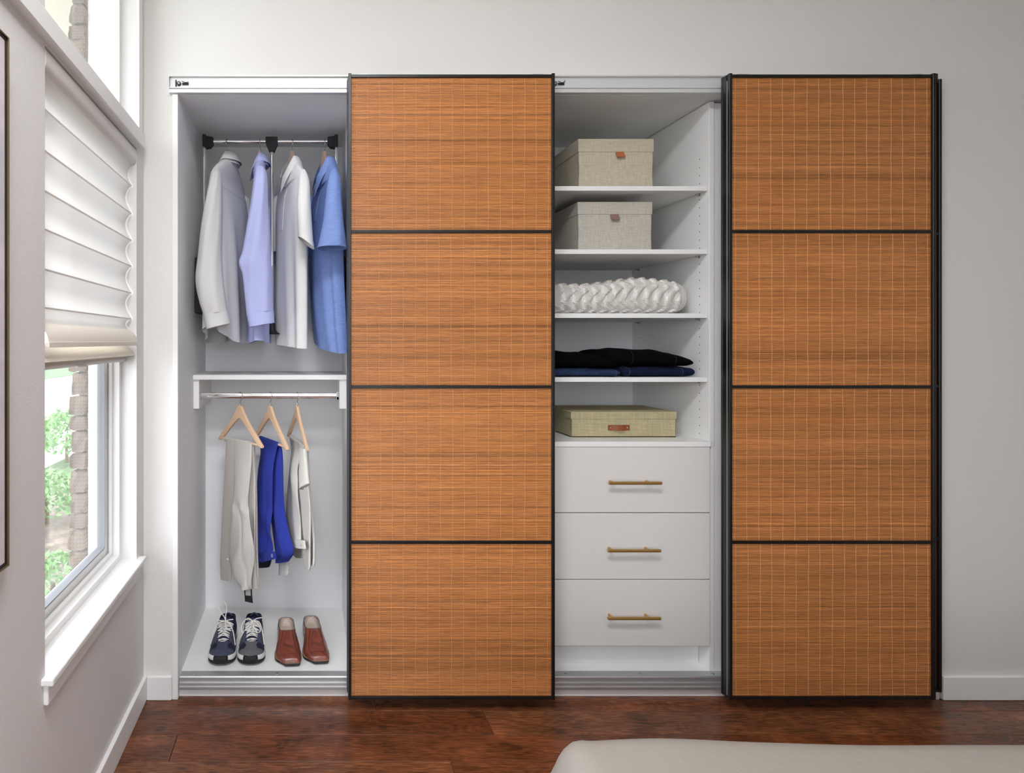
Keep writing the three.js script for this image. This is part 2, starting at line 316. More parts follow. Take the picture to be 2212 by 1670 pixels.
// cellular fold shade in the lower window, half raised
{
  const t = thing('roman_shade', 'white fabric window shade with soft horizontal folds, half raised in the lower window', 'window shade', [-0.64, 1.98, 0.47]);
  const z0 = WZ0 + 0.006 - 0.47, z1 = WZ1 - 0.006 - 0.47, y = (v) => v - 1.98;
  // head rail: flat face with a rounded lower edge, and end caps
  const prof = [[-0.035, 2.045], [0.016, 2.045], [0.020, 2.041], [0.0205, 2.012], [0.018, 2.000], [0.010, 1.990], [-0.002, 1.986], [-0.035, 1.986]];
  const rail = (a, b, k) => loft([a, b].map((z) => prof.map(([x, v]) => V(x * k, y((v - 2.015) * k + 2.015), z))), { capA: true, capB: true });
  part('head_rail', rail(z0, z1, 1), M.headrail, t);
  for (const z of [z0 - 0.004, z1 + 0.001]) part('end_cap', rail(z, z + 0.003, 1.02), M.shadeSolid, t);
  // pleats: each drops away from the room at its crease and bellies forward
  const creases = [1.986, 1.914, 1.814, 1.717, 1.624, 1.527, 1.434, 1.385];
  for (let k = 0; k + 1 < creases.length; k++) {
    const ya = creases[k], h = ya - creases[k + 1], rows = [];
    for (let i = 0; i <= 14; i++) { const s = i / 14, q = s * 1.05, x = 0.004 - (k === 0 ? 0.016 : 0.024) * Math.sin(Math.PI * Math.pow(Math.min(1, q), 0.8)) - 0.0012 * s - (q > 1 ? 0.001 : 0); rows.push([V(x, y(ya - q * h), z0), V(x, y(ya - q * h), (z0 + z1) / 2), V(x, y(ya - q * h), z1)]); }
    part('fold', loft(rows, { closed: false }), M.shade, t);
  }
  // the gathered folds stacked on the bottom rail
  const rows = []; for (let i = 0; i <= 12; i++) { const a = i / 12; rows.push([z0, (z0 + z1) / 2, z1].map((z) => V(-0.036 + 0.062 * Math.sin(a * 1.45), y(1.402 - 0.052 * a * a - 0.004 * a), z))); }
  part('bottom_fold', [loft(rows, { closed: false }), bx(0.018, y(1.336), z0, 0.027, y(1.349), z1, 0.001)], M.shadeSolid, t);
  for (let k = 0; k < 7; k++) {
    const r2 = []; for (let i = 0; i <= 10; i++) { const a = i / 10; r2.push([z0, z1].map((z) => V(-0.036 - 0.0045 * k + (0.052 - 0.003 * k) * Math.sin(a * 1.4), y(1.345 - 0.045 * a - 0.0022 * k * (1 - a) - 0.0018 * k * a), z))); }
    part('stacked_fold', loft(r2, { closed: false }), M.shadeSolid, t);
  }
  part('bottom_rail', [cyl(V(-0.028, y(1.287), z0 + 0.004), V(-0.028, y(1.287), z1 - 0.004), 0.0095), bx(-0.045, y(1.284), z0, -0.02, y(1.296), z1, 0.003)], M.headrail, t);
  part('pull_tab', bx(-0.020, y(1.277), 0.02, -0.012, y(1.281), 0.09, 0.001), M.trim, t);
}
// framed canvas on the left wall
{
  const t = thing('framed_picture', 'pale lavender canvas in a thin black and brass frame on the left wall', 'picture', [LX, 1.43, 1.395]);
  const hz = 0.34, hy = 0.53, w = 0.008;
  const fr = (d, w0, w1) => [bx(0, -hy + w0, -hz + w0, d, hy - w0, -hz + w1, 0.001), bx(0, -hy + w0, hz - w1, d, hy - w0, hz - w0, 0.001), bx(0, hy - w1, -hz + w1, d, hy - w0, hz - w1, 0.001), bx(0, -hy + w0, -hz + w1, d, -hy + w1, hz - w1, 0.001)];
  part('frame', fr(0.022, 0, 0.0035), M.frameBrass, t, null, 'thin dark brass outer edge');
  part('inner_frame', fr(0.0185, 0.0035, 0.0085), M.black, t, null, 'black inner liner');
  part('canvas', bx(0.001, -hy + 0.0085, -hz + 0.0085, 0.017, hy - 0.0085, hz - 0.0085, 0.002), M.canvas, t);
}
// unseen ceiling light panel, placed to light the closet and back wall
for (const [x, z, w, d, I] of UNSEEN_LAMPS) {
  const t = thing('unseen_ceiling_light', 'wide flush white ceiling light panel out of view, lighting the closet and back wall', 'light', [x, CEIL, z]);
  part('housing', [bx(-w / 2 - 0.02, -0.05, -d / 2 - 0.02, w / 2 + 0.02, 0, -d / 2, 0.004), bx(-w / 2 - 0.02, -0.05, d / 2, w / 2 + 0.02, 0, d / 2 + 0.02, 0.004), bx(-w / 2 - 0.02, -0.05, -d / 2, -w / 2, 0, d / 2, 0.004), bx(w / 2, -0.05, -d / 2, w / 2 + 0.02, 0, d / 2, 0.004)], M.trim, t);
  part('light_diffuser', bx(-w / 2, -0.04, -d / 2, w / 2, -0.032, d / 2, 0.002), mat('#ffffff', 0.6, { emissive: C('#fafbff'), emissiveIntensity: 2.0 }), t);
  const l = new THREE.RectAreaLight('#fafbff', I, w, d); l.position.set(x, CEIL - 0.045, z); l.lookAt(x, 0, z); scene.add(l);
}
// ---------------------------------------------------------------- outside the windows
{
  struct('ground_outside', bx(-60, -0.75, -30, LX - THICK, -0.55, 30, 0), M.mulch);
  struct('lawn', bx(-3.9, -0.55, -25, -3.2, -0.53, 25, 0), M.grass);
  struct('street', bx(-13, -0.55, -40, -3.9, -0.525, 40, 0), M.road);
  struct('lawn_across', bx(-58, -0.55, -40, -13, -0.50, 40, 0), M.grass);
  // rough stone veneer round the window opening, course by course
  const col = new THREE.Group(); col.name = 'wall_veneer'; col.userData.kind = 'structure'; scene.add(col);
  let y = -0.5, k = 0;
  const shapes = Array.from({ length: 6 }, (_, i) => {
    const g = new THREE.BoxGeometry(1, 1, 1, 5, 3, 5), p = g.attributes.position, v = V(0, 0, 0);
    for (let j = 0; j < p.count; j++) { v.fromBufferAttribute(p, j); const n = (a) => hash2(Math.round(v.x * 50 + a), Math.round(v.y * 50), Math.round(v.z * 50) + i * 7) - 0.5; const e = Math.abs(v.x) > 0.45 || Math.abs(v.y) > 0.45; p.setXYZ(j, v.x * (1 - (Math.abs(v.y) > 0.4 ? 0.06 : 0)) + 0.14 * n(1), v.y + (e ? 0.10 : 0.06) * n(2) - (Math.abs(v.x) > 0.4 ? 0.08 * v.y : 0), v.z + 0.03 * n(3)); }
    g.computeVertexNormals(); return boxUV(g);
  });
  while (y < 3.1) {
    const h = [0.062, 0.078, 0.055, 0.07, 0.083][k % 5], w = 0.046 + 0.014 * hash2(k, 3, 1);
    const m = part('stone', shapes[k % 6], M.stone, col); m.scale.set(w, h - 0.006, 0.42); m.position.set(-0.792 - w / 2, y + h / 2, 0.13 - 0.21 + 0.01 * hash2(k, 5, 2)); y += h; k++;
  }
  struct('roof_eave', bx(-2.1, 3.0, -2.5, LX - THICK, 3.1, REAR + 1, 0), M.stucco);
  struct('wall_exterior', bx(-0.83, -0.6, -0.3, LX - THICK, 3.3, 0.09, 0), M.stucco);
  // shrubs and a tree beyond the lawn
  const leafG = new THREE.SphereGeometry(1, 5, 3, 0, Math.PI, 0, Math.PI * 0.5);
  function bush(name, label, x, z, y0, R, H, n, trunk) {
    const t = thing(name, label, trunk ? 'tree' : 'shrub', [x, y0, z]), pos = [], uv = [];
    for (let i = 0; i < n; i++) {
      const a = rr(0, 6.283), b = Math.acos(rr(-0.6, 1)), r = Math.cbrt(rr(0.25, 1)), c = V(Math.cos(a) * Math.sin(b) * R * r, H + Math.cos(b) * R * 0.8 * r, Math.sin(a) * Math.sin(b) * R * r), s = R * rr(0.07, 0.13), d1 = V(rr(-1, 1), rr(-1, 1), rr(-1, 1)).normalize().multiplyScalar(s), d2 = V(rr(-1, 1), rr(-1, 1), rr(-1, 1)).cross(d1).normalize().multiplyScalar(s * 0.5);
      for (const q of [d1, d2, d1.clone().negate(), d1, d1.clone().negate(), d2.clone().negate()]) { pos.push(c.x + q.x, c.y + q.y, c.z + q.z); uv.push(0, 0); }
    }
    const g = new THREE.BufferGeometry(); g.setAttribute('position', new THREE.Float32BufferAttribute(pos, 3)); g.setAttribute('uv', new THREE.Float32BufferAttribute(uv, 2)); g.computeVertexNormals();
    const f = part('foliage', g, M.leaf, t); f.userData.kind = 'stuff';
    part('stem', cyl(V(0, 0, 0), V(0, H, 0), trunk ? 0.14 : 0.03, trunk ? 0.09 : 0.015, 9), M.bark, t);
  }
  bush('shrub', 'low leafy shrub on bare ground, lowest and nearest in the window', -1.80, -1.95, -0.55, 0.26, 0.20, 700, false);
  bush('shrub', 'rounded green shrub halfway between the window and the street', -2.72, -3.95, -0.55, 0.36, 0.28, 900, false);
  bush('shrub', 'green shrub standing at the near edge of the white street', -3.75, -7.0, -0.55, 0.5, 0.45, 900, false);
}
// ---------------------------------------------------------------- sliding door tracks
function profileX(pts, x0, x1) { return boxUV(loft([x0, x1].map((x) => pts.map(([z, y]) => V(x, y, z))), { capA: true, capB: true }).toNonIndexed()); }
function hard(g) { const h = g.index ? g.toNonIndexed() : g; h.computeVertexNormals(); return h; }
{
  const t = thing('top_track', 'long pale metal sliding door track above the closet opening', 'track', [0, 2.32, 0]);
  const o = (l) => l.map(([z, y]) => [z, y - 2.32]);
  part('rail', hard(profileX(o([[0, 2.350], [0.018, 2.350], [0.018, 2.346], [0.008, 2.345], [0.008, 2.308], [0.0155, 2.307], [0.0155, 2.303], [0.009, 2.302], [0.009, 2.299], [0.017, 2.298], [0.0175, 2.285], [0.0005, 2.2835]]), -0.520, 2.335)), M.railWhite, t);
  for (const x of [-0.485, 0.93]) {
    const b = part('door_stop', [cyl(V(x, 0.001, 0.006), V(x, 0.001, 0.0155), 0.0085, 0.0075), bx(x + 0.012, -0.004, 0.008, x + 0.036, 0.005, 0.011, 0.001), bx(x - 0.014, -0.010, 0.008, x - 0.009, 0.016, 0.0105, 0.001), tube([V(x + 0.012, 0.010, 0.012), V(x + 0.024, 0.004, 0.014), V(x + 0.036, 0.006, 0.013)], 0.0012, 8, 5)], M.mechanism, t, null, 'dark metal stop clip');
    part('screw', cyl(V(x, 0.001, 0.0155), V(x, 0.001, 0.017), 0.0042), M.steel, b);
  }
  for (const x of [0.967, 1.9]) part('screw', new THREE.SphereGeometry(0.0042, 12, 8).scale(1, 1, 0.6).translate(x, 0.012, 0.0085), M.steel, t);
}
{
  const t = thing('bottom_track', 'ribbed aluminium sliding door track along the closet floor edge', 'track', [0, 0.0725, 0]);
  part('rail', hard(profileX([[-0.052, 0.0002], [-0.052, 0.003], [-0.016, 0.003], [-0.014, 0.0005], [-0.012, -0.001], [-0.012, -0.016], [-0.005, -0.018], [-0.005, -0.028], [0.001, -0.030], [0.001, -0.040], [-0.014, -0.043], [-0.0155, -0.046], [-0.03, -0.046], [-0.03, 0.0002]], NL + 0.002, 2.35)), M.aluminium, t);
  for (const x of [-0.437, -0.118, 0.20, 0.52, 0.99, 1.275, 1.555, 2.1]) part('screw', new THREE.SphereGeometry(0.0055, 12, 8).scale(1, 0.45, 1).translate(x, 0.0035, -0.033), M.steel, t);
}

// ---------------------------------------------------------------- sliding doors
const DW = 0.75, DY0 = 0.048, DY1 = 2.322;
function bambooPanel(w, h, s0) {                                                     // slats bound by threads; returns [slats, threads]
  seed = s0;
  const pos = [], nor = [], uv = [], col = [], prof = [], n = 106, hs = h / n; let y = 0;
  const heights = Array.from({ length: n }, () => rr(0.8, 1.2)), sum = heights.reduce((a, b) => a + b, 0);
  let drift = 0;
  for (let i = 0; i < n; i++) {
    const sh = heights[i] / sum * h, gap = sh * rr(0.02, 0.09), d = rr(0.0004, 0.0008);
    drift = clamp(drift * 0.72 + rr(-0.075, 0.075), -0.16, 0.16);
    const k = 1 + drift + rr(-0.11, 0.11) - (rnd() < 0.07 ? 0.20 : 0) + (rnd() < 0.05 ? 0.14 : 0), warm = rr(-0.02, 0.02), u0 = rnd() * 4, v0 = rnd(), fl = rnd() < 0.5 ? 1 : -1, c = [0.73 * k, (0.295 + warm * 0.6) * k, (0.098 + warm * 0.8) * k];
    prof.push([y + sh / 2, d]);
    const wob = rr(0, 6.28), A = rr(0, 0.00035), segs = 10;
    const cs = [[gap / 2, 0.0001, -0.8], [sh * 0.16, d * 0.86, -0.32], [sh * 0.5, d, 0], [sh * 0.84, d * 0.86, 0.32], [sh - gap / 2, 0.0001, 0.8]];
    const P = (j, q) => { const x = w * j / segs, [a, z, m] = cs[q]; return [x, y + a + A * Math.sin(wob + x * 9), z, m, u0 + x / 0.5 * fl, v0 + a / 0.045]; };
    for (let j = 0; j < segs; j++) for (let q = 0; q < 4; q++) {
      const a = P(j, q), b = P(j + 1, q), e = P(j + 1, q + 1), f = P(j, q + 1);
      for (const v of [a, b, e, a, e, f]) { pos.push(v[0], v[1], v[2]); const l = Math.hypot(1, v[3]); nor.push(0, v[3] / l, 1 / l); uv.push(v[4], v[5]); col.push(...c); }
    }
    y += sh;
  }
  const g = new THREE.BufferGeometry();
  for (const [k, a, s] of [['position', pos, 3], ['normal', nor, 3], ['uv', uv, 2], ['color', col, 3]]) g.setAttribute(k, new THREE.Float32BufferAttribute(a, s));
  const tp = [], count = 17, x00 = rr(0.012, 0.02);
  for (let c = 0; c < count; c++) {
    let x = x00 + c * (w - 0.028) / (count - 1); const lean = rr(-0.0025, 0.0025), r = 0.00055, row = [];
    for (let i = 0; i < n; i++) {
      const [yy, d] = prof[i], q = x + lean * yy / h + 0.0006 * Math.sin(i * 0.21 + c), sh = heights[i] / sum * h;
      row.push([q, yy - sh * 0.5, 0.0007], [q, yy - sh * 0.18, d + 0.0005], [q, yy + sh * 0.18, d + 0.0005]);
    }
    for (let i = 0; i + 1 < row.length; i++) {
      const a = row[i], b = row[i + 1], l = (p, e) => [p[0] + e * r, p[1], p[2] - (e ? r : 0) + (e ? 0 : r * 0.4)];
      for (const [e, f] of [[-1, 0], [0, 1]]) for (const v of [l(a, e), l(a, f), l(b, f), l(a, e), l(b, f), l(b, e)]) tp.push(...v);
    }
  }
  const tg = new THREE.BufferGeometry(); tg.setAttribute('position', new THREE.Float32BufferAttribute(tp, 3)); tg.setAttribute('uv', new THREE.Float32BufferAttribute(new Float32Array(tp.length / 3 * 2), 2)); tg.computeVertexNormals();
  return [g, tg];
}
const stileShape = (front) => front < 0.03 ? [[0, 0], [0.0105, 0], [0.0105, front - 0.001], [0.0095, front], [0.001, front], [0, front - 0.001], [0, 0.014], [0.003, 0.013], [0.003, 0.009], [0, 0.008]] : [[0, 0], [0.0105, 0], [0.0105, front - 0.001], [0.0095, front], [0.001, front], [0, front - 0.001], [0, 0.034], [0.003, 0.033], [0.003, 0.028], [0, 0.027], [0, 0.012], [0.002, 0.011], [0.002, 0.006], [0, 0.005]];
const H = DY1 - DY0, railH = 0.0105, bays = 4, bay = (H - railH * 5) / bays;
function slidingDoor(label, x, z, front) {
  const D = front ? 0.045 : 0.024, back = front ? 0.014 : 0.005, mid = D * 0.68;
  const t = thing('sliding_door', label, 'door', [x, DY0, z], 0);
  const stile = (mirror) => { const g = hard(loft([0, H + 0.003].map((y) => stileShape(D).map(([a, b]) => V(mirror ? DW - a : a, y, b))), { capA: true, capB: true })); return boxUV(g); };
  for (const m of [0, 1]) {
    const s = part('stile', stile(m), M.black, t);
    part('pile_strip', bx(m ? DW - 0.0035 : -0.0004, 0.01, mid - 0.001, m ? DW + 0.0004 : 0.0035, H - 0.02, mid + 0.001, 0.0003, 1), M.pile, s, null, 'pale brush seal');
  }
  for (let i = 0; i <= bays; i++) { const y = i * (bay + railH); part(i === 0 ? 'bottom_rail' : i === bays ? 'top_rail' : 'divider_bar', bx(0.0105, y, 0.004, DW - 0.0105, y + railH, D - 0.003, 0.0008, 1), M.black, t); }
  for (let i = 0; i < bays; i++) {
    const y = railH + i * (bay + railH), b = part('panel_backing', bx(0.010, y, back, DW - 0.010, y + bay, D - 0.0105, 0), M.rearPanel, t);
    if (!front) continue;
    const [g, th] = bambooPanel(DW - 0.021, bay, front * 100 + i * 13);
    const sl = part('bamboo_slats', g, M.bamboo, t, [0.0105, y, D - 0.0095]); sl.userData.kind = 'stuff';
    const tt = part('binding_threads', th, M.thread, sl); tt.userData.kind = 'stuff';
  }
  for (const cx of [0.058, DW - 0.058]) part('top_guide', [bx(cx - 0.02, H, 0.004, cx + 0.02, H + 0.0045, D * 0.8, 0.001)], M.aluminium, t);
  for (const cx of [0.012, DW - 0.012]) part('corner_glide', bx(cx - 0.008, -0.003, 0.004, cx + 0.008, 0.001, D * 0.8, 0.0008), M.pile, t);
  return t;
}
slidingDoor('black framed sliding door with four woven bamboo panels, between the shirts and the drawers', 0.1475, 0.045, 1);
slidingDoor('black framed sliding door with four woven bamboo panels, right of the drawers', 1.5315, 0.045, 2);
slidingDoor('rear black framed door, only its left edge showing behind the door beside the shirts', 0.146, 0.0185, 0);
slidingDoor('rear black framed door, its edge showing past the right end of the door right of the drawers', 1.604, 0.0185, 0);
// the notch with roller carriage at the far end of the rear door on the right
{
  const t = thing('roller_carriage', 'small black roller bracket at the top right end of the closet track', 'bracket', [2.338, 2.33, 0.03]);
  part('plate', [bx(-0.012, -0.014, -0.01, 0.016, 0.014, -0.004, 0.001), bx(0.004, -0.022, -0.01, 0.012, 0.02, 0.002, 0.001)], M.black, t);
  part('roller', cyl(V(-0.006, -0.002, -0.004), V(-0.006, -0.002, 0.004), 0.007), M.pile, t);
}

// ---------------------------------------------------------------- left bay: pull-down lift, shelf and rail
{
  const z = -0.36, yr = 2.228, t = thing('wardrobe_lift', 'chrome pull-down clothes lift with black joints holding the four shirts', 'clothes lift', [-0.165, yr, z]);
  const X = (v) => v + 0.165;
  part('hanging_bar', cyl(V(X(-0.445), 0, 0), V(X(0.118), 0, 0), 0.0085), M.chrome, t);
  const joint = (s, x) => part('corner_joint', [bx(X(x) - 0.008, -0.026, -0.02, X(x) + 0.008, 0.026, 0.02, 0.003), boxUV(hard(loft([-0.017, 0.017].map((zz) => [[0, 0.021], [0.038, 0.015], [0.038, -0.012], [0.026, -0.027], [0.006, -0.030], [0, -0.028]].map(([a, b]) => V(X(x) + s * a, b, zz))), { capA: true, capB: true })))], M.blackMatt, t);
  joint(1, -0.452); joint(-1, 0.124);
  part('center_joint', boxUV(hard(loft([-0.02, 0.02].map((zz) => [[-0.026, 0.015], [0.026, 0.015], [0.026, -0.010], [0.017, -0.030], [0.011, -0.045], [-0.011, -0.045], [-0.017, -0.030], [-0.026, -0.010]].map(([a, b]) => V(X(-0.158) + a, b, zz))), { capA: true, capB: true }))), M.blackMatt, t);
  for (const x of [-0.452, 0.124]) part('arm', [bx(X(x) - 0.006, -0.57, -0.012, X(x) + 0.003, -0.02, 0.012, 0.003), bx(X(x) + 0.0035, -0.57, -0.010, X(x) + 0.006, -0.03, 0.010, 0.001)], M.chrome, t);
  const pole = part('pull_pole', cyl(V(X(-0.158), -0.78, 0), V(X(-0.158), -0.03, 0), 0.0078), M.chrome, t);
  part('grip', new THREE.LatheGeometry([[0, -0.846], [0.034, -0.846], [0.035, -0.842], [0.024, -0.836], [0.017, -0.825], [0.015, -0.80], [0.0155, -0.775], [0.0125, -0.765], [0.008, -0.76]].map(([a, b]) => new THREE.Vector2(a, b)), 24).translate(X(-0.158), 0, 0), M.blackMatt, pole, null, 'black moulded handle grip');
  for (const [x, s] of [[NL + 0.002, 1], [PART - 0.002, -1]]) { const a = X(x), b = X(x + s * 0.062); part('spring_housing', [bx(Math.min(a, b), -0.755, -0.115, Math.max(a, b), -0.513, 0.045, 0.004), bx(Math.min(a, b) + 0.012, -0.74, 0.045, Math.max(a, b) - 0.006, -0.53, 0.048, 0.002)], M.mechanism, t, null, 'dark brown side housing'); }
}
const SH_Y = 1.208, SH_F = -0.282;
{
  const t = thing('closet_shelf', 'white closet shelf board across the left bay above the trouser rail', 'shelf', [0, SH_Y - 0.0205, 0]);
  part('board', bx(NL + 0.001, 0, NB + 0.002, PART - 0.001, 0.0205, SH_F, 0.0012), M.melamine, t);
  for (const [a, b] of [[NL + 0.0005, NL + 0.025], [PART - 0.030, PART - 0.0005]]) part('cleat', bx(a, -0.125, NB + 0.002, b, -0.0003, SH_F - 0.012, 0.0015), M.melamine, t);
}
const RAIL_Y = 1.116, RAIL_Z = -0.32;
{
  const t = thing('closet_rail', 'oval chrome closet rail below the white shelf, holding the three trouser hangers', 'closet rail', [0, RAIL_Y, RAIL_Z]);
  const x0 = NL + 0.0255, x1 = PART - 0.0305;
  part('bar', loft([x0 + 0.002, x1 - 0.002].map((x) => ring(24, (a) => V(x, 0.0135 * Math.sin(a) * (0.75 + 0.25 * Math.abs(Math.sin(a))), 0.0062 * Math.cos(a)))), { capA: true, capB: true }), M.chrome, t);
  for (const [a, b] of [[x0, x0 + 0.004], [x1 - 0.012, x1]]) part('rail_socket', [bx(a, -0.017, -0.011, b, -0.002, 0.011, 0.002), bx(a, -0.017, 0.0075, b, 0.016, 0.011, 0.002), bx(a, -0.017, -0.011, b, 0.016, -0.0075, 0.002)], M.steel, t);
}

// ---------------------------------------------------------------- right bay: cabinet of shelves and drawers
const CF = -0.062, SHELVES = [1.955, 1.709, 1.460, 1.211], DTOP = 0.964;
{
  const t = thing('closet_cabinet', 'white built-in closet cabinet with open shelves over three drawers', 'cabinet', [0, NF, 0]);
  const y = (v) => v - NF;
  const side = part('side_panel', bx(CABR, y(NF) + 0.0002, NB + 0.004, CABR + 0.019, y(2.2805), CF + 0.006, 0.001), M.melamine, t);
  part('side_panel', bx(CABL - 0.019, 0.0002, NB + 0.004, CABL, y(2.262), CF + 0.006, 0.001), M.melamine, t);
  part('filler_strip', bx(CABR + 0.0195, 0.0002, -0.088, CABR + 0.15, y(2.2765), -0.060, 0.001), M.closet, t);
  for (let k = 0; k < 40; k++) { const yy = 0.985 + k * 0.032; if (yy > 2.10) break; for (const z of [-0.112, -0.545]) part('peg_hole_disc', cyl(V(CABR - 0.0003, y(yy), z), V(CABR + 0.002, y(yy), z), 0.0024, 0.0024, 10), M.hole, side); }  // shallow dark discs; the shade inside each hole is put into the colour
  for (const s of SHELVES) {
    const b = part('shelf', bx(CABL + 0.001, y(s - 0.018), NB + 0.006, CABR - 0.003, y(s), CF - 0.002, 0.0008), M.melamine, t);
    for (const z of [-0.112, -0.545]) part('shelf_pin', [cyl(V(CABR - 0.016, y(s - 0.0215), z), V(CABR - 0.0005, y(s - 0.0215), z), 0.0031, 0.0031, 10), bx(CABR - 0.0035, y(s - 0.027), z - 0.006, CABR - 0.0008, y(s - 0.0165), z + 0.006, 0.001)], M.steel, b);
  }
  part('drawer_top', bx(CABL + 0.001, y(DTOP - 0.0195), NB + 0.006, CABR - 0.0005, y(DTOP), CF + 0.018, 0.001), M.melamine, t);
  const z0 = CF - 0.004, z1 = CF + 0.014, y0 = 0.1745, gap = 0.0032, h = 0.2545, dx0 = CABL - 0.016, dx1 = CABR - 0.003;
  for (let k = 0; k < 3; k++) {
    const a = y0 + k * (h + gap), d = part('drawer', bx(dx0, y(a), z0, dx1, y(a + h), z1, 0.0014), M.drawer, t), hx0 = k === 2 ? 1.147 : 1.143, hx1 = hx0 + 0.200, hy = y(a + h * 0.475), hz = z1 + 0.032;
    part('handle', [boxUV(cyl(V(hx0, hy, hz), V(hx1, hy, hz), 0.0062, 0.0062, 8)), cyl(V(hx0 + 0.02, hy, z1 - 0.001), V(hx0 + 0.02, hy, hz), 0.0045), cyl(V(hx1 - 0.04, hy, z1 - 0.001), V(hx1 - 0.04, hy, hz), 0.0045)], M.brass, d, null, 'brushed brass bar handle');
  }
  part('toe_panel', bx(CABL + 0.001, 0.0003, -0.135, CABR - 0.001, y(y0) - 0.002, -0.118, 0.001), M.melamine, t);
  part('back_panel', bx(CABL + 0.0005, y(DTOP), NB + 0.001, CABR - 0.0005, y(2.262), NB + 0.005, 0), M.closet, t);
  part('drawer_box', bx(CABL + 0.004, y(y0) - 0.001, NB + 0.02, CABR - 0.004, y(DTOP - 0.022), z0 - 0.012, 0), M.closet, t);
}
// ---------------------------------------------------------------- boxes, blanket and folded jeans
function storageBox(name, label, x0, x1, y, z1, depth, h, lid, m) {
  const cx = (x0 + x1) / 2, cz = z1 - depth / 2, t = thing(name, label, 'box', [cx, y, cz], 0, null), w = (x1 - x0) / 2, d = depth / 2, th = 0.004;
  const wall = [bx(-w + 0.002, 0.0004, -d + 0.002, w - 0.002, 0.006, d - 0.002, 0.001), bx(-w + 0.002, 0.0004, d - 0.002 - th, w - 0.002, h - 0.004, d - 0.002, 0.0015), bx(-w + 0.002, 0.0004, -d + 0.002, w - 0.002, h - 0.004, -d + 0.002 + th, 0.0015), bx(-w + 0.002, 0.0004, -d + 0.002, -w + 0.002 + th, h - 0.004, d - 0.002, 0.0015), bx(w - 0.002 - th, 0.0004, -d + 0.002, w - 0.002, h - 0.004, d - 0.002, 0.0015)];
  part('body', wall, m, t);
  part('lid', [bx(-w, h - 0.003, -d, w, h, d, 0.0015), bx(-w, h - lid, d - 0.0016, w, h - 0.001, d, 0.0007), bx(-w, h - lid, -d, w, h - 0.001, -d + 0.0016, 0.0007), bx(-w, h - lid, -d, -w + 0.0016, h - 0.001, d, 0.0007), bx(w - 0.0016, h - lid, -d, w, h - 0.001, d, 0.0007)], m, t);
  return t;
}
function tab(t, x, y, z, m, lean) {                                                  // leather pull tab folded out under the lid
  const w = 0.0165, rows = [[0, 0], [0.003, -0.006], [0.008, -0.015], [0.0125, -0.024], [0.0115, -0.0255], [0.006, -0.017], [0.001, -0.008], [-0.001, 0]];
  part('pull_tab', boxUV(hard(loft([-w, w].map((a) => rows.map(([b, c]) => V(x + a + lean * c, y + c, z + b))), { capA: true, capB: true }))), m, t, null, 'leather pull tab');
}
{
  const a = storageBox('storage_box', 'linen storage box with an orange-tan tab on the topmost shelf', 1.077, 1.378, SHELVES[0], -0.12, 0.36, 0.203, 0.052, M.linen);
  tab(a, 0.014, 0.152, 0.180, M.tabTan, -0.07);
  const b = storageBox('storage_box', 'grey linen storage box with a grey-brown tab on the second shelf', 1.0745, 1.3725, SHELVES[1], -0.12, 0.36, 0.198, 0.050, M.linenGrey);
  tab(b, -0.002, 0.149, 0.180, M.tabBrown, 0.02);
  const c = storageBox('flat_storage_box', 'low beige linen box with a brown leather strap handle above the drawers', 1.057, 1.483, DTOP, -0.141, 0.25, 0.104, 0.029, M.linenFlat);
  const s = part('strap_handle', boxUV(hard(loft([-0.0105, 0.0105].map((v) => [[-0.043, 0.0002], [-0.030, 0.001], [-0.022, 0.006], [-0.008, 0.011], [0.008, 0.011], [0.022, 0.006], [0.030, 0.001], [0.043, 0.0002], [0.043, 0.003], [0.031, 0.004], [0.023, 0.009], [0.008, 0.0138], [-0.008, 0.0138], [-0.023, 0.009], [-0.031, 0.004], [-0.043, 0.003]].map(([a2, b2]) => V(-0.020 + a2, 0.040 + v, 0.123 + b2))), { capA: true, capB: true }))), M.strap, c, null, 'brown leather strap');
  for (const x of [-0.053, 0.013]) part('rivet', new THREE.SphereGeometry(0.0034, 14, 8).scale(1, 1, 0.6).translate(x, 0.040, 0.1268), M.steel, s);
}
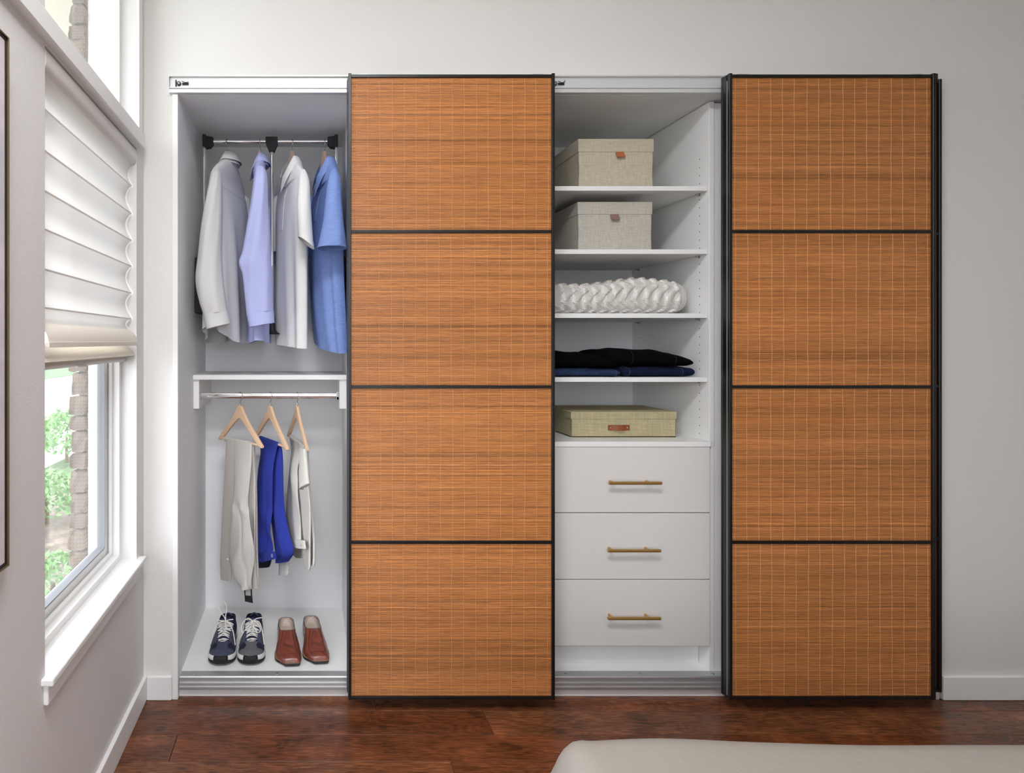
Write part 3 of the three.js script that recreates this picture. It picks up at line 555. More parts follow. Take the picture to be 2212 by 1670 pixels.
{
  // cable-knit blanket folded into a long roll
  const X0 = 0.86, X1 = 1.526, zc = -0.245, t = thing('knit_blanket', 'cream cable-knit blanket folded into a long roll on the third shelf', 'blanket', [0, SHELVES[2], 0]);
  const N = 360, Mx = 420, half = 0.148;
  const rings = [];
  for (let j = 0; j <= Mx; j++) {
    const s = j / Mx, x = mix(X0, X1, s), e = X1 - x, close = e < 0.062 ? Math.sqrt(clamp(1 - ((0.062 - e) / 0.062) ** 2)) : 1, hgt = 0.066 * (1 + 0.05 * Math.sin(x * 9 + 1.9) + 0.075 * Math.exp(-(((x - 1.34) / 0.09) ** 2)) - 0.05 * Math.exp(-(((x - 1.13) / 0.09) ** 2)));
    rings.push(ring(N, (a0) => {
      const a = a0 - Math.PI, c = Math.cos(a), q = Math.sin(a), sx = Math.sign(c) * Math.pow(Math.abs(c), 0.62), sy = Math.sign(q) * Math.pow(Math.abs(q), 0.72);
      const cl = 0.22 + 0.78 * close, per = (a / (2 * Math.PI) + 0.5) * 0.624;
      // zigzag cables run round the roll, side by side; plain knit between them and on the end
      const zig = Math.abs(((per / 0.104 + 0.12) % 1 + 1) % 1 - 0.5) * 4 - 1, f = (((x + 0.026 * zig * (1 - 0.15 * zig * zig)) / 0.046) % 1 + 1) % 1, w = Math.abs(f - 0.5) * 2;
      const rope = Math.sqrt(clamp(1 - (w / 0.56) ** 2)) + 0.16 * Math.sin(per * 2 * Math.PI / 0.011 + f * 7) * (w < 0.6 ? 1 : 0);
      const knit = 0.0009 * Math.sin(x * 2 * Math.PI / 0.0066) * Math.sin(per * 2 * Math.PI / 0.0062);
      const d = 0.0070 * rope * sstep(0.044, 0.056, e) + 0.003 * (1 - sstep(0.036, 0.044, e)) + knit;
      return V(x, Math.max(0.0008, hgt + (hgt * sy + d * q) * cl), zc + 0.14 * sx * (0.6 + 0.4 * close) + d * c);
    }));
  }
  const g = loft(rings, { capA: true, capB: true });
  part('knit', g, M.knit, t);
}
function folded(name, label, x0, x1, y, h, z1, depth, hex, o = {}) {                  // a soft folded slab with a rounded fold in front
  const t = thing(name, label, 'clothes', [(x0 + x1) / 2, y, 0], 0, null), cx = (x0 + x1) / 2, n = 60, m = 64, rings = [];
  const top = o.top ?? (() => 1);
  for (let j = 0; j <= m; j++) {
    const s = j / m, x = mix(x0, x1, s) - cx, dl = s * (x1 - x0), drr = (1 - s) * (x1 - x0), el = o.openL ? 1 : Math.sqrt(clamp(1 - (1 - clamp(dl / (h * 0.5))) ** 2)), er = Math.sqrt(clamp(1 - (1 - clamp(drr / (o.endR ?? h * 0.5))) ** 2)), e = Math.max(0.03, Math.min(el, er)), hh = h * top(s);
    rings.push(ring(n, (a) => {
      const c = Math.cos(a), q = Math.sin(a), sx = Math.sign(c) * Math.pow(Math.abs(c), 0.4), sy = Math.sign(q) * Math.pow(Math.abs(q), 0.75), f = (o.fold ?? 0.0012) * Math.sin(s * 23 + 2 * c) * (0.5 + 0.5 * q) + 0.0016 * Math.sin(c * 7 + s * 9);
      return V(x, Math.max(0.0006, hh * (0.5 + 0.5 * sy * e) + f * e * (q > -0.4 ? 1 : 0)), z1 - depth / 2 + depth / 2 * sx * (0.94 + 0.06 * e) + 0.004 * Math.sin(s * 8 + (o.ph ?? 0)));
    }));
  }
  const m2 = o.material ?? cloth(hex, { map: rep(T.denim, 14), bumpMap: rep(T.denim, 14), bumpScale: 0.0004, sheen: 0, specularIntensity: 0.2 });
  part('cloth', loft(rings, { capA: true, capB: true }), m2, t);
  for (const s of o.seams ?? []) { const j = Math.round(s * m), pts = []; for (let i = -14; i <= 14; i++) { const p = rings[j][(i + n) % n].clone(); const nx = Math.cos(i / n * 6.283), ny = Math.sin(i / n * 6.283); pts.push(V(p.x + 0.0008 * Math.sin(i), p.y + 0.0008 * ny, p.z + 0.0008 * nx)); } part('seam', tube(pts, o.seamR ?? 0.0006, 30, 5), cloth(o.seamHex ?? '#4f5d86'), t); }
  return t;
}
{
  const Y = SHELVES[3];
  folded('folded_jeans', 'mid-blue folded jeans under the black sweater on the fourth shelf', 0.92, 1.225, Y, 0.036, -0.075, 0.30, '#46587f', { top: (s) => 1 - 0.12 * s, seams: [0.93] });
  folded('folded_jeans', 'dark blue folded jeans with stitched hem under the black jeans', 1.232, 1.517, Y, 0.041, -0.078, 0.30, '#2a3353', { top: (s) => 1.0 - 0.05 * s, seams: [0.1, 0.83], endR: 0.012 });
  const black = mat('#060607', 1.0, { specularIntensity: 0.15, side: THREE.DoubleSide, bumpMap: rep(T.weave, 14), bumpScale: 0.0004 });
  folded('folded_sweater', 'black folded sweater, domed, lying on the mid-blue jeans', 0.90, 1.215, Y + 0.034, 0.068, -0.082, 0.29, '#0b0b0d', { material: black, top: (s) => 1.02 - 0.62 * Math.pow(s, 3.2), fold: 0.002, endR: 0.03 });
  folded('folded_jeans', 'black folded jeans with pointed flap lying on the dark blue jeans', 1.168, 1.522, Y + 0.0405, 0.066, -0.086, 0.29, '#0a0b10', { top: (s) => s < 0.4 ? 0.93 + 0.12 * Math.sin(s * 4) : 1.05 - 0.62 * Math.pow((s - 0.4) / 0.6, 2.0), seams: [0.32, 0.78], seamHex: '#2c2c30', fold: 0.0018, endR: 0.02, ph: 2 });
}
// ---------------------------------------------------------------- hangers, shirts and trousers
// A hanger or garment hangs at a place on its rail, turned so that its near end points out of the closet by PHI from straight ahead.
const turnOf = (phi) => phi * Math.PI / 180 - Math.PI / 2;
function hanger(label, group, p, phi, half, drop, top, wood, bar) {                   // origin at the rail's centre; wood starts `top` below it
  const t = thing('hanger', label, 'hanger', p, turnOf(phi), group);
  const rodTop = bar ? 0.0138 : 0.0088, a = [];
  for (let i = 0; i <= 14; i++) { const q = Math.PI * (1.08 - 1.16 * i / 14); a.push(V(0.0145 * Math.cos(q), rodTop + 0.0018 - 0.0145 + 0.0145 * Math.sin(q), 0)); }
  part('hook', tube([...a, V(0.012, rodTop - 0.028, 0), V(0.002, rodTop - 0.036, 0), V(0, -top + 0.002, 0)], 0.0017, 50, 8), M.steel, t);
  part('ferrule', cyl(V(0, -top - 0.002, 0), V(0, -top + 0.014, 0), 0.0033), M.steel, t);
  const s = new THREE.Shape(), e = half - 0.004, k = drop;
  s.moveTo(-0.012, -0.003); s.quadraticCurveTo(0, 0.004, 0.012, -0.003);
  s.bezierCurveTo(0.030, -0.030 * k / 0.15, e * 0.42, -k * 0.46, e * 0.62, -k * 0.62); s.bezierCurveTo(e * 0.8, -k * 0.77, e * 0.93, -k * 0.90, e, -k * 0.965);
  s.quadraticCurveTo(e + 0.004, -k * 1.01, e - 0.006, -k * 1.0); s.lineTo(e - 0.014, -k * 0.985);
  s.bezierCurveTo(e * 0.74, -k * 0.88, e * 0.58, -k * 0.72, e * 0.40, -k * 0.58); s.quadraticCurveTo(0.02, -k * 0.34, 0, -k * 0.30);
  s.quadraticCurveTo(-0.02, -k * 0.34, -e * 0.40, -k * 0.58); s.bezierCurveTo(-e * 0.58, -k * 0.72, -e * 0.74, -k * 0.88, -e + 0.014, -k * 0.985);
  s.lineTo(-e + 0.006, -k); s.quadraticCurveTo(-e - 0.004, -k * 1.01, -e, -k * 0.965);
  s.bezierCurveTo(-e * 0.93, -k * 0.90, -e * 0.8, -k * 0.77, -e * 0.62, -k * 0.62); s.bezierCurveTo(-e * 0.42, -k * 0.46, -0.030, -0.030 * k / 0.15, -0.012, -0.003);
  const g = new THREE.ExtrudeGeometry(s, { depth: 0.006, bevelEnabled: true, bevelThickness: 0.0032, bevelSize: 0.0028, bevelSegments: 3, curveSegments: 10 }); g.translate(0, -top, -0.003);
  part('wood', g, wood, t);
  if (bar) { part('trouser_bar', cyl(V(-e + 0.01, -top - k * 0.955, 0), V(e - 0.01, -top - k * 0.955, 0), 0.0052), wood, t); }
  return t;
}
// rings given by measured picture rows: [y, left x, right x, z, half depth, slant]
function measuredTube(g, keys, n, { folds = 0, k = 3, ph = 0, N = 48 } = {}) {
  g.updateMatrixWorld(true);
  return spline(keys, n).map(([y, xl, xr, z, b, sl = 0], j) => {
    const L = at(xl, y + sl / 2, z), R = at(xr, y - sl / 2, z);
    return ring(N, (a) => {
      const c = Math.cos(a), s = Math.sin(a), m = 1 + folds * Math.sin(k * a + ph + j * 0.05) * (j / n) + folds * 0.5 * Math.sin(2 * k * a - j * 0.13 + ph), t = 0.5 + 0.5 * Math.sign(c) * Math.pow(Math.abs(c), 0.85);
      return g.worldToLocal(V(mix(L.x, R.x, t), mix(L.y, R.y, t), z + b * s * m));
    });
  });
}
function torso(keys, n, { folds = 0.05, k = 5, ph = 0, hem = () => 0, N = 96, shift = () => 0, neck = 0.03 } = {}) {
  return spline(keys, n).map(([y, A, B, off = 0], j) => ring(N, (a) => {
    const t = j / (n - 1), c = Math.cos(a), s = Math.sin(a), w = sstep(0.12, 0.9, t), m = folds * w * (Math.sin(k * a + ph) + 0.5 * Math.sin((2 * k + 1) * a + ph * 2 + t * 2));
    return V(A * Math.sign(c) * Math.pow(Math.abs(c), 0.8) * (1 + 0.25 * m), y + hem(a) * sstep(0.55, 1, t) - neck * Math.pow(Math.max(0, s), 1.5) * (1 - sstep(0, 0.13, t)), off + B * Math.sign(s) * Math.pow(Math.abs(s), 0.8) * (1 + 2.2 * m) + shift(t));
  }));
}
function collar(A, B, yTop, stand, fall, open, dip, points, lean = 0, rf = 0.68, rl = 1.16) {
  const rows = [], N = 60;
  for (const [r, dy, isLeaf] of [[1.0, -stand, 0], [mix(1, rf, 0.5), -stand * 0.5, 0], [rf, -0.003, 0], [rf + 0.02, 0.0012, 0], [rf + 0.07, -0.001, 0.05], [mix(rf, rl, 0.62), -fall * 0.45, 0.5], [rl, -fall, 1]]) {
    const row = [];
    for (let i = 0; i <= N; i++) {
      const al = open + (2 * Math.PI - 2 * open) * i / N, f = Math.pow(Math.max(0, Math.cos(al)), 1.3);
      row.push(V(A * r * Math.sin(al) , yTop + dy - dip * f - isLeaf * points * Math.pow(Math.max(0, Math.cos(al)), 3), lean + B * r * Math.cos(al)));
    }
    rows.push(row);
  }
  return loft(rows, { closed: false });
}
const LIFT_Y = 2.228, LIFT_Z = -0.36;
function placketOf(t, rings, y0, y1, half, m, name = 'placket') {                        // a strip lying on the front of the body
  const rows = rings.filter((r) => r[24].y <= y0 && r[24].y >= y1).map((r) => { const p = r[24], q = r[20], w = r[28], dir = q.clone().sub(w).normalize(); return [[-half, -0.003], [half, -0.003], [half, 0.0016], [-half, 0.0016]].map(([a, b]) => V(p.x + dir.x * a, p.y, p.z + dir.z * a + b)); });
  return [part(name, boxUV(hard(loft(rows, { capA: true, capB: true }))), m, t), rows];
}
function shirt(o) {
  const t = thing(o.name, o.label, 'shirt', [o.x, LIFT_Y, LIFT_Z], turnOf(o.phi)), m = o.material;
  const rings = torso(o.body, 70, o.bodyOpt); part('body', loft(rings), m, t);
  part('collar', collar(...o.collar), o.collarMaterial ?? m, t);
  const near = measuredTube(t, o.sleeve, 60, o.sleeveOpt), sl = part('sleeve', loft(near, { capA: true }), m, t);
  if (o.cuff) part('cuff', loft(measuredTube(t, o.cuff, 12, { N: 48 })), m, sl);
  if (o.band) part('sleeve_band', loft(measuredTube(t, o.band, 10, { N: 48 })), m, sl);
  const fs = spline(o.far, 30).map(([y, u, a, b, v]) => ring(32, (q) => V(u + a * Math.cos(q), y, v + b * Math.sin(q) * (1 + 0.1 * Math.sin(3 * q + y * 30)))));
  part('sleeve', loft(fs), m, t);
  return [t, rings];
}
const white = cloth('#d6d5d5'), poloWhite = cloth('#f0efed', { bumpMap: rep(T.stitch, 40), bumpScale: 0.0003 }), lilac = cloth('#b9bfee'), poloBlue = cloth('#97b3f2', { map: rep(T.heather, 5), bumpMap: rep(T.weave, 10) }), button = mat('#e5e5e4', 0.35), dark = mat('#2b2f4e', 0.6);
{
  const hx = [-0.354, -0.210, -0.071, 0.071], ph = [-13, 2, 20, 15], who = ['white long-sleeved shirt', 'lilac blue long-sleeved shirt', 'white polo shirt', 'blue polo shirt'];
  hx.forEach((x, i) => hanger(`wooden hanger inside the ${who[i]}, hooked on the chrome lift bar`, 'hangers on the lift bar', [x, LIFT_Y, LIFT_Z], ph[i], 0.170, 0.215, i === 0 ? 0.047 : 0.044, M.hangerWoodPink, false));
}
const longFar = [[-0.19, -0.18, 0.003, 0.006, 0], [-0.205, -0.185, 0.018, 0.03, 0], [-0.3, -0.205, 0.02, 0.045, 0.01], [-0.5, -0.207, 0.02, 0.05, 0.015], [-0.72, -0.205, 0.018, 0.04, 0.02], [-0.79, -0.203, 0.02, 0.045, 0.02]];
{
  const [s1, r1] = shirt({
    name: 'dress_shirt', label: 'white long-sleeved shirt hanging leftmost on the lift, its back turned to the right', x: -0.347, phi: -13, material: white,
    body: [[-0.088, 0.050, 0.036], [-0.112, 0.092, 0.030], [-0.150, 0.150, 0.026], [-0.192, 0.194, 0.022], [-0.24, 0.205, 0.034], [-0.33, 0.208, 0.050], [-0.5, 0.208, 0.062], [-0.8, 0.208, 0.066], [-0.885, 0.208, 0.068]],
    bodyOpt: { folds: 0.11, k: 5, ph: 0.6, hem: (a) => 0.07 * Math.pow(Math.abs(Math.cos(a)), 3) },
    collar: [0.062, 0.048, -0.056, 0.05, 0.040, 0.5, 0.06, 0.02],
    sleeve: [[366, 463, 473, -0.19, 0.012, 0], [378, 457, 478, -0.175, 0.03, 0], [420, 447, 480, -0.155, 0.045, 0], [480, 436, 480, -0.145, 0.05, 0], [550, 428, 479, -0.14, 0.05, 0], [605, 422.5, 482, -0.135, 0.048, 3], [650, 431, 487.5, -0.13, 0.045, 6], [677, 440.5, 491.5, -0.128, 0.040, 10]], sleeveOpt: { folds: 0.10, k: 3, ph: 1 },
    cuff: [[676, 440, 492, -0.128, 0.041, 10], [705, 446, 499, -0.127, 0.043, 13]], far: longFar,
  });
  part('yoke_seam', tube(Array.from({ length: 13 }, (_, i) => { const r = r1[13], p = r[60 + i * 2]; return V(p.x, p.y, p.z - 0.0004); }), 0.0007, 30, 5), white, s1);
  const [s2, r2] = shirt({
    name: 'dress_shirt', label: 'lilac blue long-sleeved shirt hanging second from the left on the lift', x: -0.213, phi: 3, material: lilac,
    body: [[-0.092, 0.050, 0.032], [-0.116, 0.092, 0.027], [-0.154, 0.150, 0.024], [-0.198, 0.194, 0.020], [-0.25, 0.204, 0.030], [-0.36, 0.206, 0.042], [-0.6, 0.206, 0.045], [-0.8, 0.206, 0.043], [-0.885, 0.206, 0.043]],
    bodyOpt: { folds: 0.08, k: 4, ph: 2.1, hem: (a) => 0.012 * Math.pow(Math.abs(Math.cos(a)), 3) },
    collar: [0.062, 0.042, -0.062, 0.05, 0.042, 0.5, 0.06, 0.02],
    sleeve: [[360, 554, 570, -0.19, 0.012, 0], [378, 550, 577, -0.175, 0.03, 0], [440, 541, 580, -0.15, 0.045, 0], [500, 531, 584, -0.14, 0.05, 0], [545, 523, 586, -0.135, 0.05, 0], [568, 516, 587, -0.132, 0.05, 0], [592, 523.5, 589, -0.13, 0.045, 2], [640, 529, 590, -0.13, 0.042, 5], [675, 532.5, 591, -0.128, 0.04, 8]], sleeveOpt: { folds: 0.14, k: 3, ph: 2.4 },
    cuff: [[674, 532, 591.5, -0.128, 0.041, 8], [702, 538.5, 593.5, -0.127, 0.042, 10]], far: longFar,
  });
  const [s3, r3] = shirt({
    name: 'polo_shirt', label: 'white short-sleeved polo shirt hanging right of the chrome pull pole', x: -0.073, phi: 20, material: poloWhite,
    body: [[-0.106, 0.052, 0.036], [-0.130, 0.096, 0.032], [-0.165, 0.146, 0.028], [-0.202, 0.182, 0.024], [-0.26, 0.182, 0.034], [-0.36, 0.170, 0.042], [-0.6, 0.166, 0.043], [-0.8, 0.166, 0.042], [-0.895, 0.166, 0.042]],
    bodyOpt: { folds: 0.10, k: 4, ph: 0.9, neck: 0.085, hem: (a) => -0.012 * Math.cos(a) },
    collar: [0.060, 0.046, -0.078, 0.03, 0.052, 0.30, 0.085, 0.035, 0.004, 0.86, 1.22],
    sleeve: [[366, 652, 659, -0.20, 0.004, 0], [376, 648, 664, -0.19, 0.014, -1], [392, 645, 669, -0.175, 0.03, -2], [430, 642, 671, -0.158, 0.042, -6], [470, 641.5, 673.5, -0.142, 0.048, -12], [515, 643, 677, -0.128, 0.050, -24]], sleeveOpt: { folds: 0.05, k: 2, ph: 0.6 },
    band: [[512, 642.5, 677.5, -0.128, 0.051, -24], [525, 644, 679, -0.125, 0.052, -26]],
    far: [[-0.195, -0.165, 0.003, 0.005, 0], [-0.21, -0.170, 0.018, 0.03, 0], [-0.3, -0.188, 0.022, 0.05, 0.015], [-0.40, -0.19, 0.024, 0.065, 0.02], [-0.46, -0.188, 0.024, 0.07, 0.02]],
  });
  const [pl, pr] = placketOf(s3, r3, -0.17, -0.40, 0.014, poloWhite);
  for (const k of [1, 6, 12]) { const q = pr[Math.min(k, pr.length - 1)]; const c = q[2].clone().add(q[3]).multiplyScalar(0.5); part('button', cyl(c, c.clone().add(V(0, 0, 0.0026)), 0.005, 0.0045, 14), button, pl); }
  const [s4, r4] = shirt({
    name: 'polo_shirt', label: 'blue heathered polo shirt with wide open sleeve, hanging beside the bamboo door', x: 0.078, phi: 15, material: poloBlue,
    body: [[-0.110, 0.052, 0.036], [-0.134, 0.096, 0.032], [-0.169, 0.146, 0.028], [-0.205, 0.184, 0.024], [-0.26, 0.184, 0.036], [-0.36, 0.170, 0.050], [-0.6, 0.168, 0.052], [-0.8, 0.168, 0.050, -0.01], [-0.905, 0.166, 0.046, -0.02]],
    bodyOpt: { folds: 0.10, k: 4, ph: 2.6, neck: 0.085, hem: (a) => -0.022 * Math.cos(a) },
    collar: [0.060, 0.048, -0.080, 0.03, 0.058, 0.30, 0.085, 0.045, 0.004, 0.86, 1.22],
    sleeve: [[365, 718, 727, -0.20, 0.004, 0], [375, 713, 730, -0.19, 0.014, 0], [392, 708, 733, -0.172, 0.032, 0], [430, 703, 737, -0.155, 0.048, 0], [480, 697, 742, -0.138, 0.060, 0], [515, 690, 746.5, -0.126, 0.068, 0], [535, 685.5, 748.5, -0.122, 0.070, 0]], sleeveOpt: { folds: 0.05, k: 3, ph: 2 },
    band: [[529, 686.5, 748, -0.122, 0.0705, 0], [536.5, 685, 749, -0.121, 0.0715, 0]],
    far: [[-0.195, -0.165, 0.003, 0.005, 0], [-0.21, -0.172, 0.018, 0.03, 0], [-0.3, -0.190, 0.022, 0.05, 0.0], [-0.42, -0.192, 0.024, 0.065, 0.0], [-0.48, -0.19, 0.024, 0.07, 0.0]],
  });
  placketOf(s4, r4, -0.175, -0.36, 0.016, poloBlue);
}

// trousers hang over the bar of a wooden hanger
const eye = V(0, CAMERA_HEIGHT, CAMERA_DISTANCE);
function panel(g, rows, { v = 0, th: th0 = 0.008, bulge: bulge0 = () => 0, free = true, n = 40, cols = 26 } = {}) {   // measured rows [xl, yl, xr, yr] laid on the hanger's own plane, v in front of it
  g.updateMatrixWorld(true);
  const bulge = (s, t) => bulge0(s, t) * (free ? sstep(0, 0.28, t) : 1), th = th0;
  const nrm = V(0, 0, 1).transformDirection(g.matrixWorld), p0 = g.localToWorld(V(0, 0, v));
  const hit = (x, y) => { const d = V((x - CX) / FOCAL, -(y - CY) / FOCAL, -1), k = p0.clone().sub(eye).dot(nrm) / d.dot(nrm); return g.worldToLocal(eye.clone().addScaledVector(d, k)); };
  const keys = rows.map((r, i) => [i, ...r]);
  return spline(keys, n).map(([i, xl, yl, xr, yr], j) => {
    const A = hit(xl, yl), B = hit(xr, yr), t = j / (n - 1), out = [];
    for (let c = 0; c <= cols; c++) { const s = c / cols, e = Math.sqrt(clamp(1 - Math.pow(Math.abs(2 * s - 1), 6))); const p = A.clone().lerp(B, s); p.z += bulge(s, t) + th / 2 * e; out.push(p); }
    for (let c = cols - 1; c > 0; c--) { const s = c / cols, e = Math.sqrt(clamp(1 - Math.pow(Math.abs(2 * s - 1), 6))); const p = A.clone().lerp(B, s); p.z += bulge(s, t) - th / 2 * e; out.push(p); }
    return out;
  });
}
const solid = (rings) => loft(rings, { capA: true, capB: true });
function trousers(name, label, x, phi, m) { const t = thing(name, label, 'trousers', [x, RAIL_Y, RAIL_Z], turnOf(phi)); t.userData.m = undefined; delete t.userData.m; return t; }
function overBar(t, u0, u1, v0, v1, y, m) {                                          // the fold that lies over the hanger's bar
  const c = (v0 + v1) / 2, r = (v0 - v1) / 2, rings = [];
  for (let j = 0; j <= 10; j++) { const u = mix(u0, u1, j / 10); rings.push(ring(24, (a) => V(u, y + (Math.sin(a) > 0 ? r * 0.9 : r * 1.4) * Math.sin(a), c + r * Math.cos(a)))); }
  part('bar_fold', solid(rings), m, t);
}
{
  const spec = [[-0.292, 43, 0.158], [-0.162, 27, 0.183], [-0.046, 13.5, 0.198]], who = ['beige trousers with a black tag', 'royal blue trousers', 'light beige trousers with a pocket turned out'];
  spec.forEach(([x, phi, half], i) => hanger(`wooden hanger on the oval rail, carrying the ${who[i]}`, 'hangers on the oval rail', [x, RAIL_Y, RAIL_Z], phi, half, 0.158, 0.046, M.hangerWood, true));
  const barY = -0.046 - 0.158 * 0.955;
  const beige = cloth('#c9c4bc'), royal = cloth('#22318f', { sheen: 0.1 }), navy = cloth('#10152f'), pale = cloth('#cfcbc4');
  {
    const t = trousers('trousers', 'beige trousers folded over the leftmost lower hanger, a black tag below', -0.292, 43);
    overBar(t, -0.108, 0.072, 0.0095, -0.0095, barY, beige);
    const leg = part('leg', solid(panel(t, [[489, 950, 522, 952], [485, 1010, 519, 1010], [479, 1090, 513, 1090], [475, 1160, 507, 1160], [472, 1215, 501, 1218], [472.5, 1236, 499.5, 1238]], { v: 0.006, th: 0.010, bulge: (s, q) => -0.012 * (1 - s) * q })), beige, t);
    part('hem', solid(panel(t, [[471.5, 1233, 500, 1236], [473, 1253, 498.5, 1255.5]], { v: 0.006, th: 0.013, n: 8, free: false, bulge: (s) => -0.012 * (1 - s) })), beige, leg);
    const fb = (s, q) => 0.020 * Math.sin(Math.PI * Math.min(1, s * 1.1)) * (0.6 + q) + 0.010 * Math.sin(7 * s + 16 * q) * sstep(0.25, 0.5, q) + 0.016 * Math.exp(-(((q - 0.36) / 0.05) ** 2)) * Math.sin(9 * s + 1) - 0.008 * Math.exp(-(((s - 0.55 - 0.5 * (q - 0.4)) / 0.06) ** 2)) * sstep(0.3, 0.5, q);
    part('waist', solid(panel(t, [[506, 951, 544, 958], [509, 1000, 545, 1003], [511, 1050, 543, 1055], [510, 1088, 541, 1093], [508, 1120, 547, 1122], [503, 1170, 553, 1172], [499, 1204, 553, 1208], [507, 1228, 552, 1236], [517, 1250, 551, 1260], [529, 1268, 549, 1271]], { v: 0.008, th: 0.010, bulge: (s, q) => 0.55 * fb(s, q) + 0.014, n: 90, cols: 48 })), beige, t);
    for (const [v, r] of [[-0.004, [[538, 957, 548, 961], [532, 1050, 550, 1050], [536, 1150, 553, 1150], [538, 1230, 555, 1232], [545, 1270, 556, 1272]]], [-0.018, [[545, 958, 550, 961], [547, 1050, 552, 1050], [550, 1150, 556, 1150], [553, 1230, 560, 1232], [555, 1262, 559.5, 1263]]]]) part('leg', solid(panel(t, r, { v, th: 0.010, bulge: (s, q) => 0.006 * Math.sin(6 * q + s * 4) })), beige, t);
    const tg = part('hang_tag', solid(panel(t, [[527, 1268, 544, 1268], [528, 1286, 545, 1288], [529, 1299, 546.5, 1303]], { v: 0.012, th: 0.002, n: 8, cols: 8 })), M.blackMatt, t, null, 'black hang tag');
    part('tag_label', solid(panel(t, [[530, 1272, 541, 1272], [530.5, 1286, 541.5, 1287]], { v: 0.0136, th: 0.001, n: 4, cols: 8 })), M.tagPaper, tg);
    part('button', new THREE.SphereGeometry(0.0055, 14, 8).scale(1, 1, 0.5).translate(...panel(t, [[493, 1208, 493.5, 1208], [493, 1209, 493.5, 1209]], { v: 0.043, n: 2, cols: 2 })[0][1].toArray()), button, t);
  }
  {
    const t = trousers('trousers', 'royal blue trousers folded over the middle lower hanger, white tag below', -0.162, 27);
    overBar(t, -0.110, 0.078, 0.0095, -0.0095, barY, royal);
    const fb = (s, q) => 0.042 * Math.pow(Math.sin(Math.PI * clamp(s * 0.9 + 0.05)), 1.5) * (0.5 + 0.5 * q) - 0.05 * Math.pow(1 - s, 2.2) + 0.006 * Math.sin(10 * s - 22 * q) * sstep(0.4, 0.65, q) - 0.010 * Math.exp(-(((s - 0.8) / 0.07) ** 2)) * sstep(0.2, 0.6, q);
    const w = part('waist', solid(panel(t, [[562, 945, 600, 957], [556, 972, 597, 990], [552, 1015, 596, 1027], [551, 1050, 595.5, 1068], [553.5, 1108, 594, 1108], [557, 1150, 593.5, 1158], [559, 1190, 594.5, 1192], [560.5, 1215, 597, 1206]], { v: 0.007, th: 0.010, bulge: (s, q) => fb(s, q) + 0.012, n: 90, cols: 48 })), royal, t);
    part('waistband', solid(panel(t, [[559.5, 1195, 595, 1191], [561, 1216, 597.5, 1206.5]], { v: 0.046, th: 0.006, n: 10 })), royal, w);
    part('inner_waistband', solid(panel(t, [[559, 1196, 590, 1196], [559.5, 1224, 583, 1222], [561, 1227, 578, 1226]], { v: -0.002, th: 0.01, n: 20 })), navy, t, null, 'dark navy inner waistband');
    part('button', new THREE.TorusGeometry(0.006, 0.0017, 8, 18).translate(...panel(t, [[589, 1200, 590, 1200], [589, 1201, 590, 1201]], { v: 0.0515, n: 2, cols: 2 })[0][1].toArray()), mat('#8b93c4', 0.35), w);
    part('leg', solid(panel(t, [[592, 956, 606, 961], [586, 990, 610, 990], [584, 1068, 611, 1068], [587, 1108, 614, 1108], [593, 1150, 621.5, 1151], [599, 1195, 631, 1192], [600, 1216, 619, 1214]], { v: -0.012, th: 0.016, bulge: (s, q) => 0.009 * Math.sin(9 * s + 2) * q + 0.012 * Math.sin(Math.PI * s), n: 60 })), royal, t);
    const tg = part('hang_tag', solid(panel(t, [[603, 1195, 622, 1195], [602.5, 1220, 622.5, 1220], [602, 1243, 623, 1243]], { v: -0.028, th: 0.0014, n: 6, cols: 8 })), M.tagPaper, t, null, 'white paper tag');
  }
  {
    const t = trousers('trousers', 'light beige trousers on the rightmost lower hanger, one pocket turned out', -0.046, 13.5);
    overBar(t, -0.115, 0.085, 0.0095, -0.0095, barY, pale);
    part('leg', solid(panel(t, [[627, 945, 645, 950], [624, 972, 641, 978], [618, 1030, 635, 1036], [613.5, 1092, 630, 1092], [615, 1128, 628, 1128], [621, 1153, 627, 1156]], { v: -0.004, th: 0.012, bulge: (s) => 0.02 * s - 0.02 * (1 - s), n: 50 })), pale, t);
    const w = part('waist', solid(panel(t, [[634, 947, 657, 963], [638, 980, 650, 996], [634, 1015, 648, 1020], [632, 1049, 650, 1049], [628, 1085, 653, 1085], [625, 1118, 653.5, 1115], [624, 1150, 655, 1150], [624, 1176, 659, 1185]], { v: 0.007, th: 0.010, bulge: (s, q) => 0.012 + 0.014 * Math.sin(Math.PI * s) + 0.004 * Math.sin(8 * s - 12 * q) * sstep(0.2, 0.5, q), n: 80, cols: 40 })), pale, t);
    part('waistband', solid(panel(t, [[625, 1160, 659, 1168], [625.5, 1177, 661.5, 1186]], { v: 0.020, th: 0.014, n: 10, free: false, bulge: (s) => 0.014 * Math.sin(Math.PI * s) })), pale, w);
    part('button', new THREE.SphereGeometry(0.0058, 14, 8).scale(1, 1, 0.5).translate(...panel(t, [[651, 1177, 652, 1177], [651, 1178, 652, 1178]], { v: 0.040, n: 2, cols: 2 })[0][1].toArray()), mat('#bdb7ae', 0.5), w);
    part('pocket_bag', solid(panel(t, [[650, 968, 660, 970], [649.5, 1000, 663, 1000], [649, 1035, 666, 1035], [650.5, 1050, 667, 1046], [653, 1058, 660, 1052]], { v: 0.034, th: 0.018, bulge: (s, q) => 0.012 * Math.sin(Math.PI * s) * q, n: 50 })), pale, t);
    part('waist_lining', solid(panel(t, [[630, 1176, 659, 1184], [633, 1196, 658, 1198], [640, 1205, 652, 1206]], { v: 0.004, th: 0.012, n: 24 })), cloth('#c2bdb5'), t);
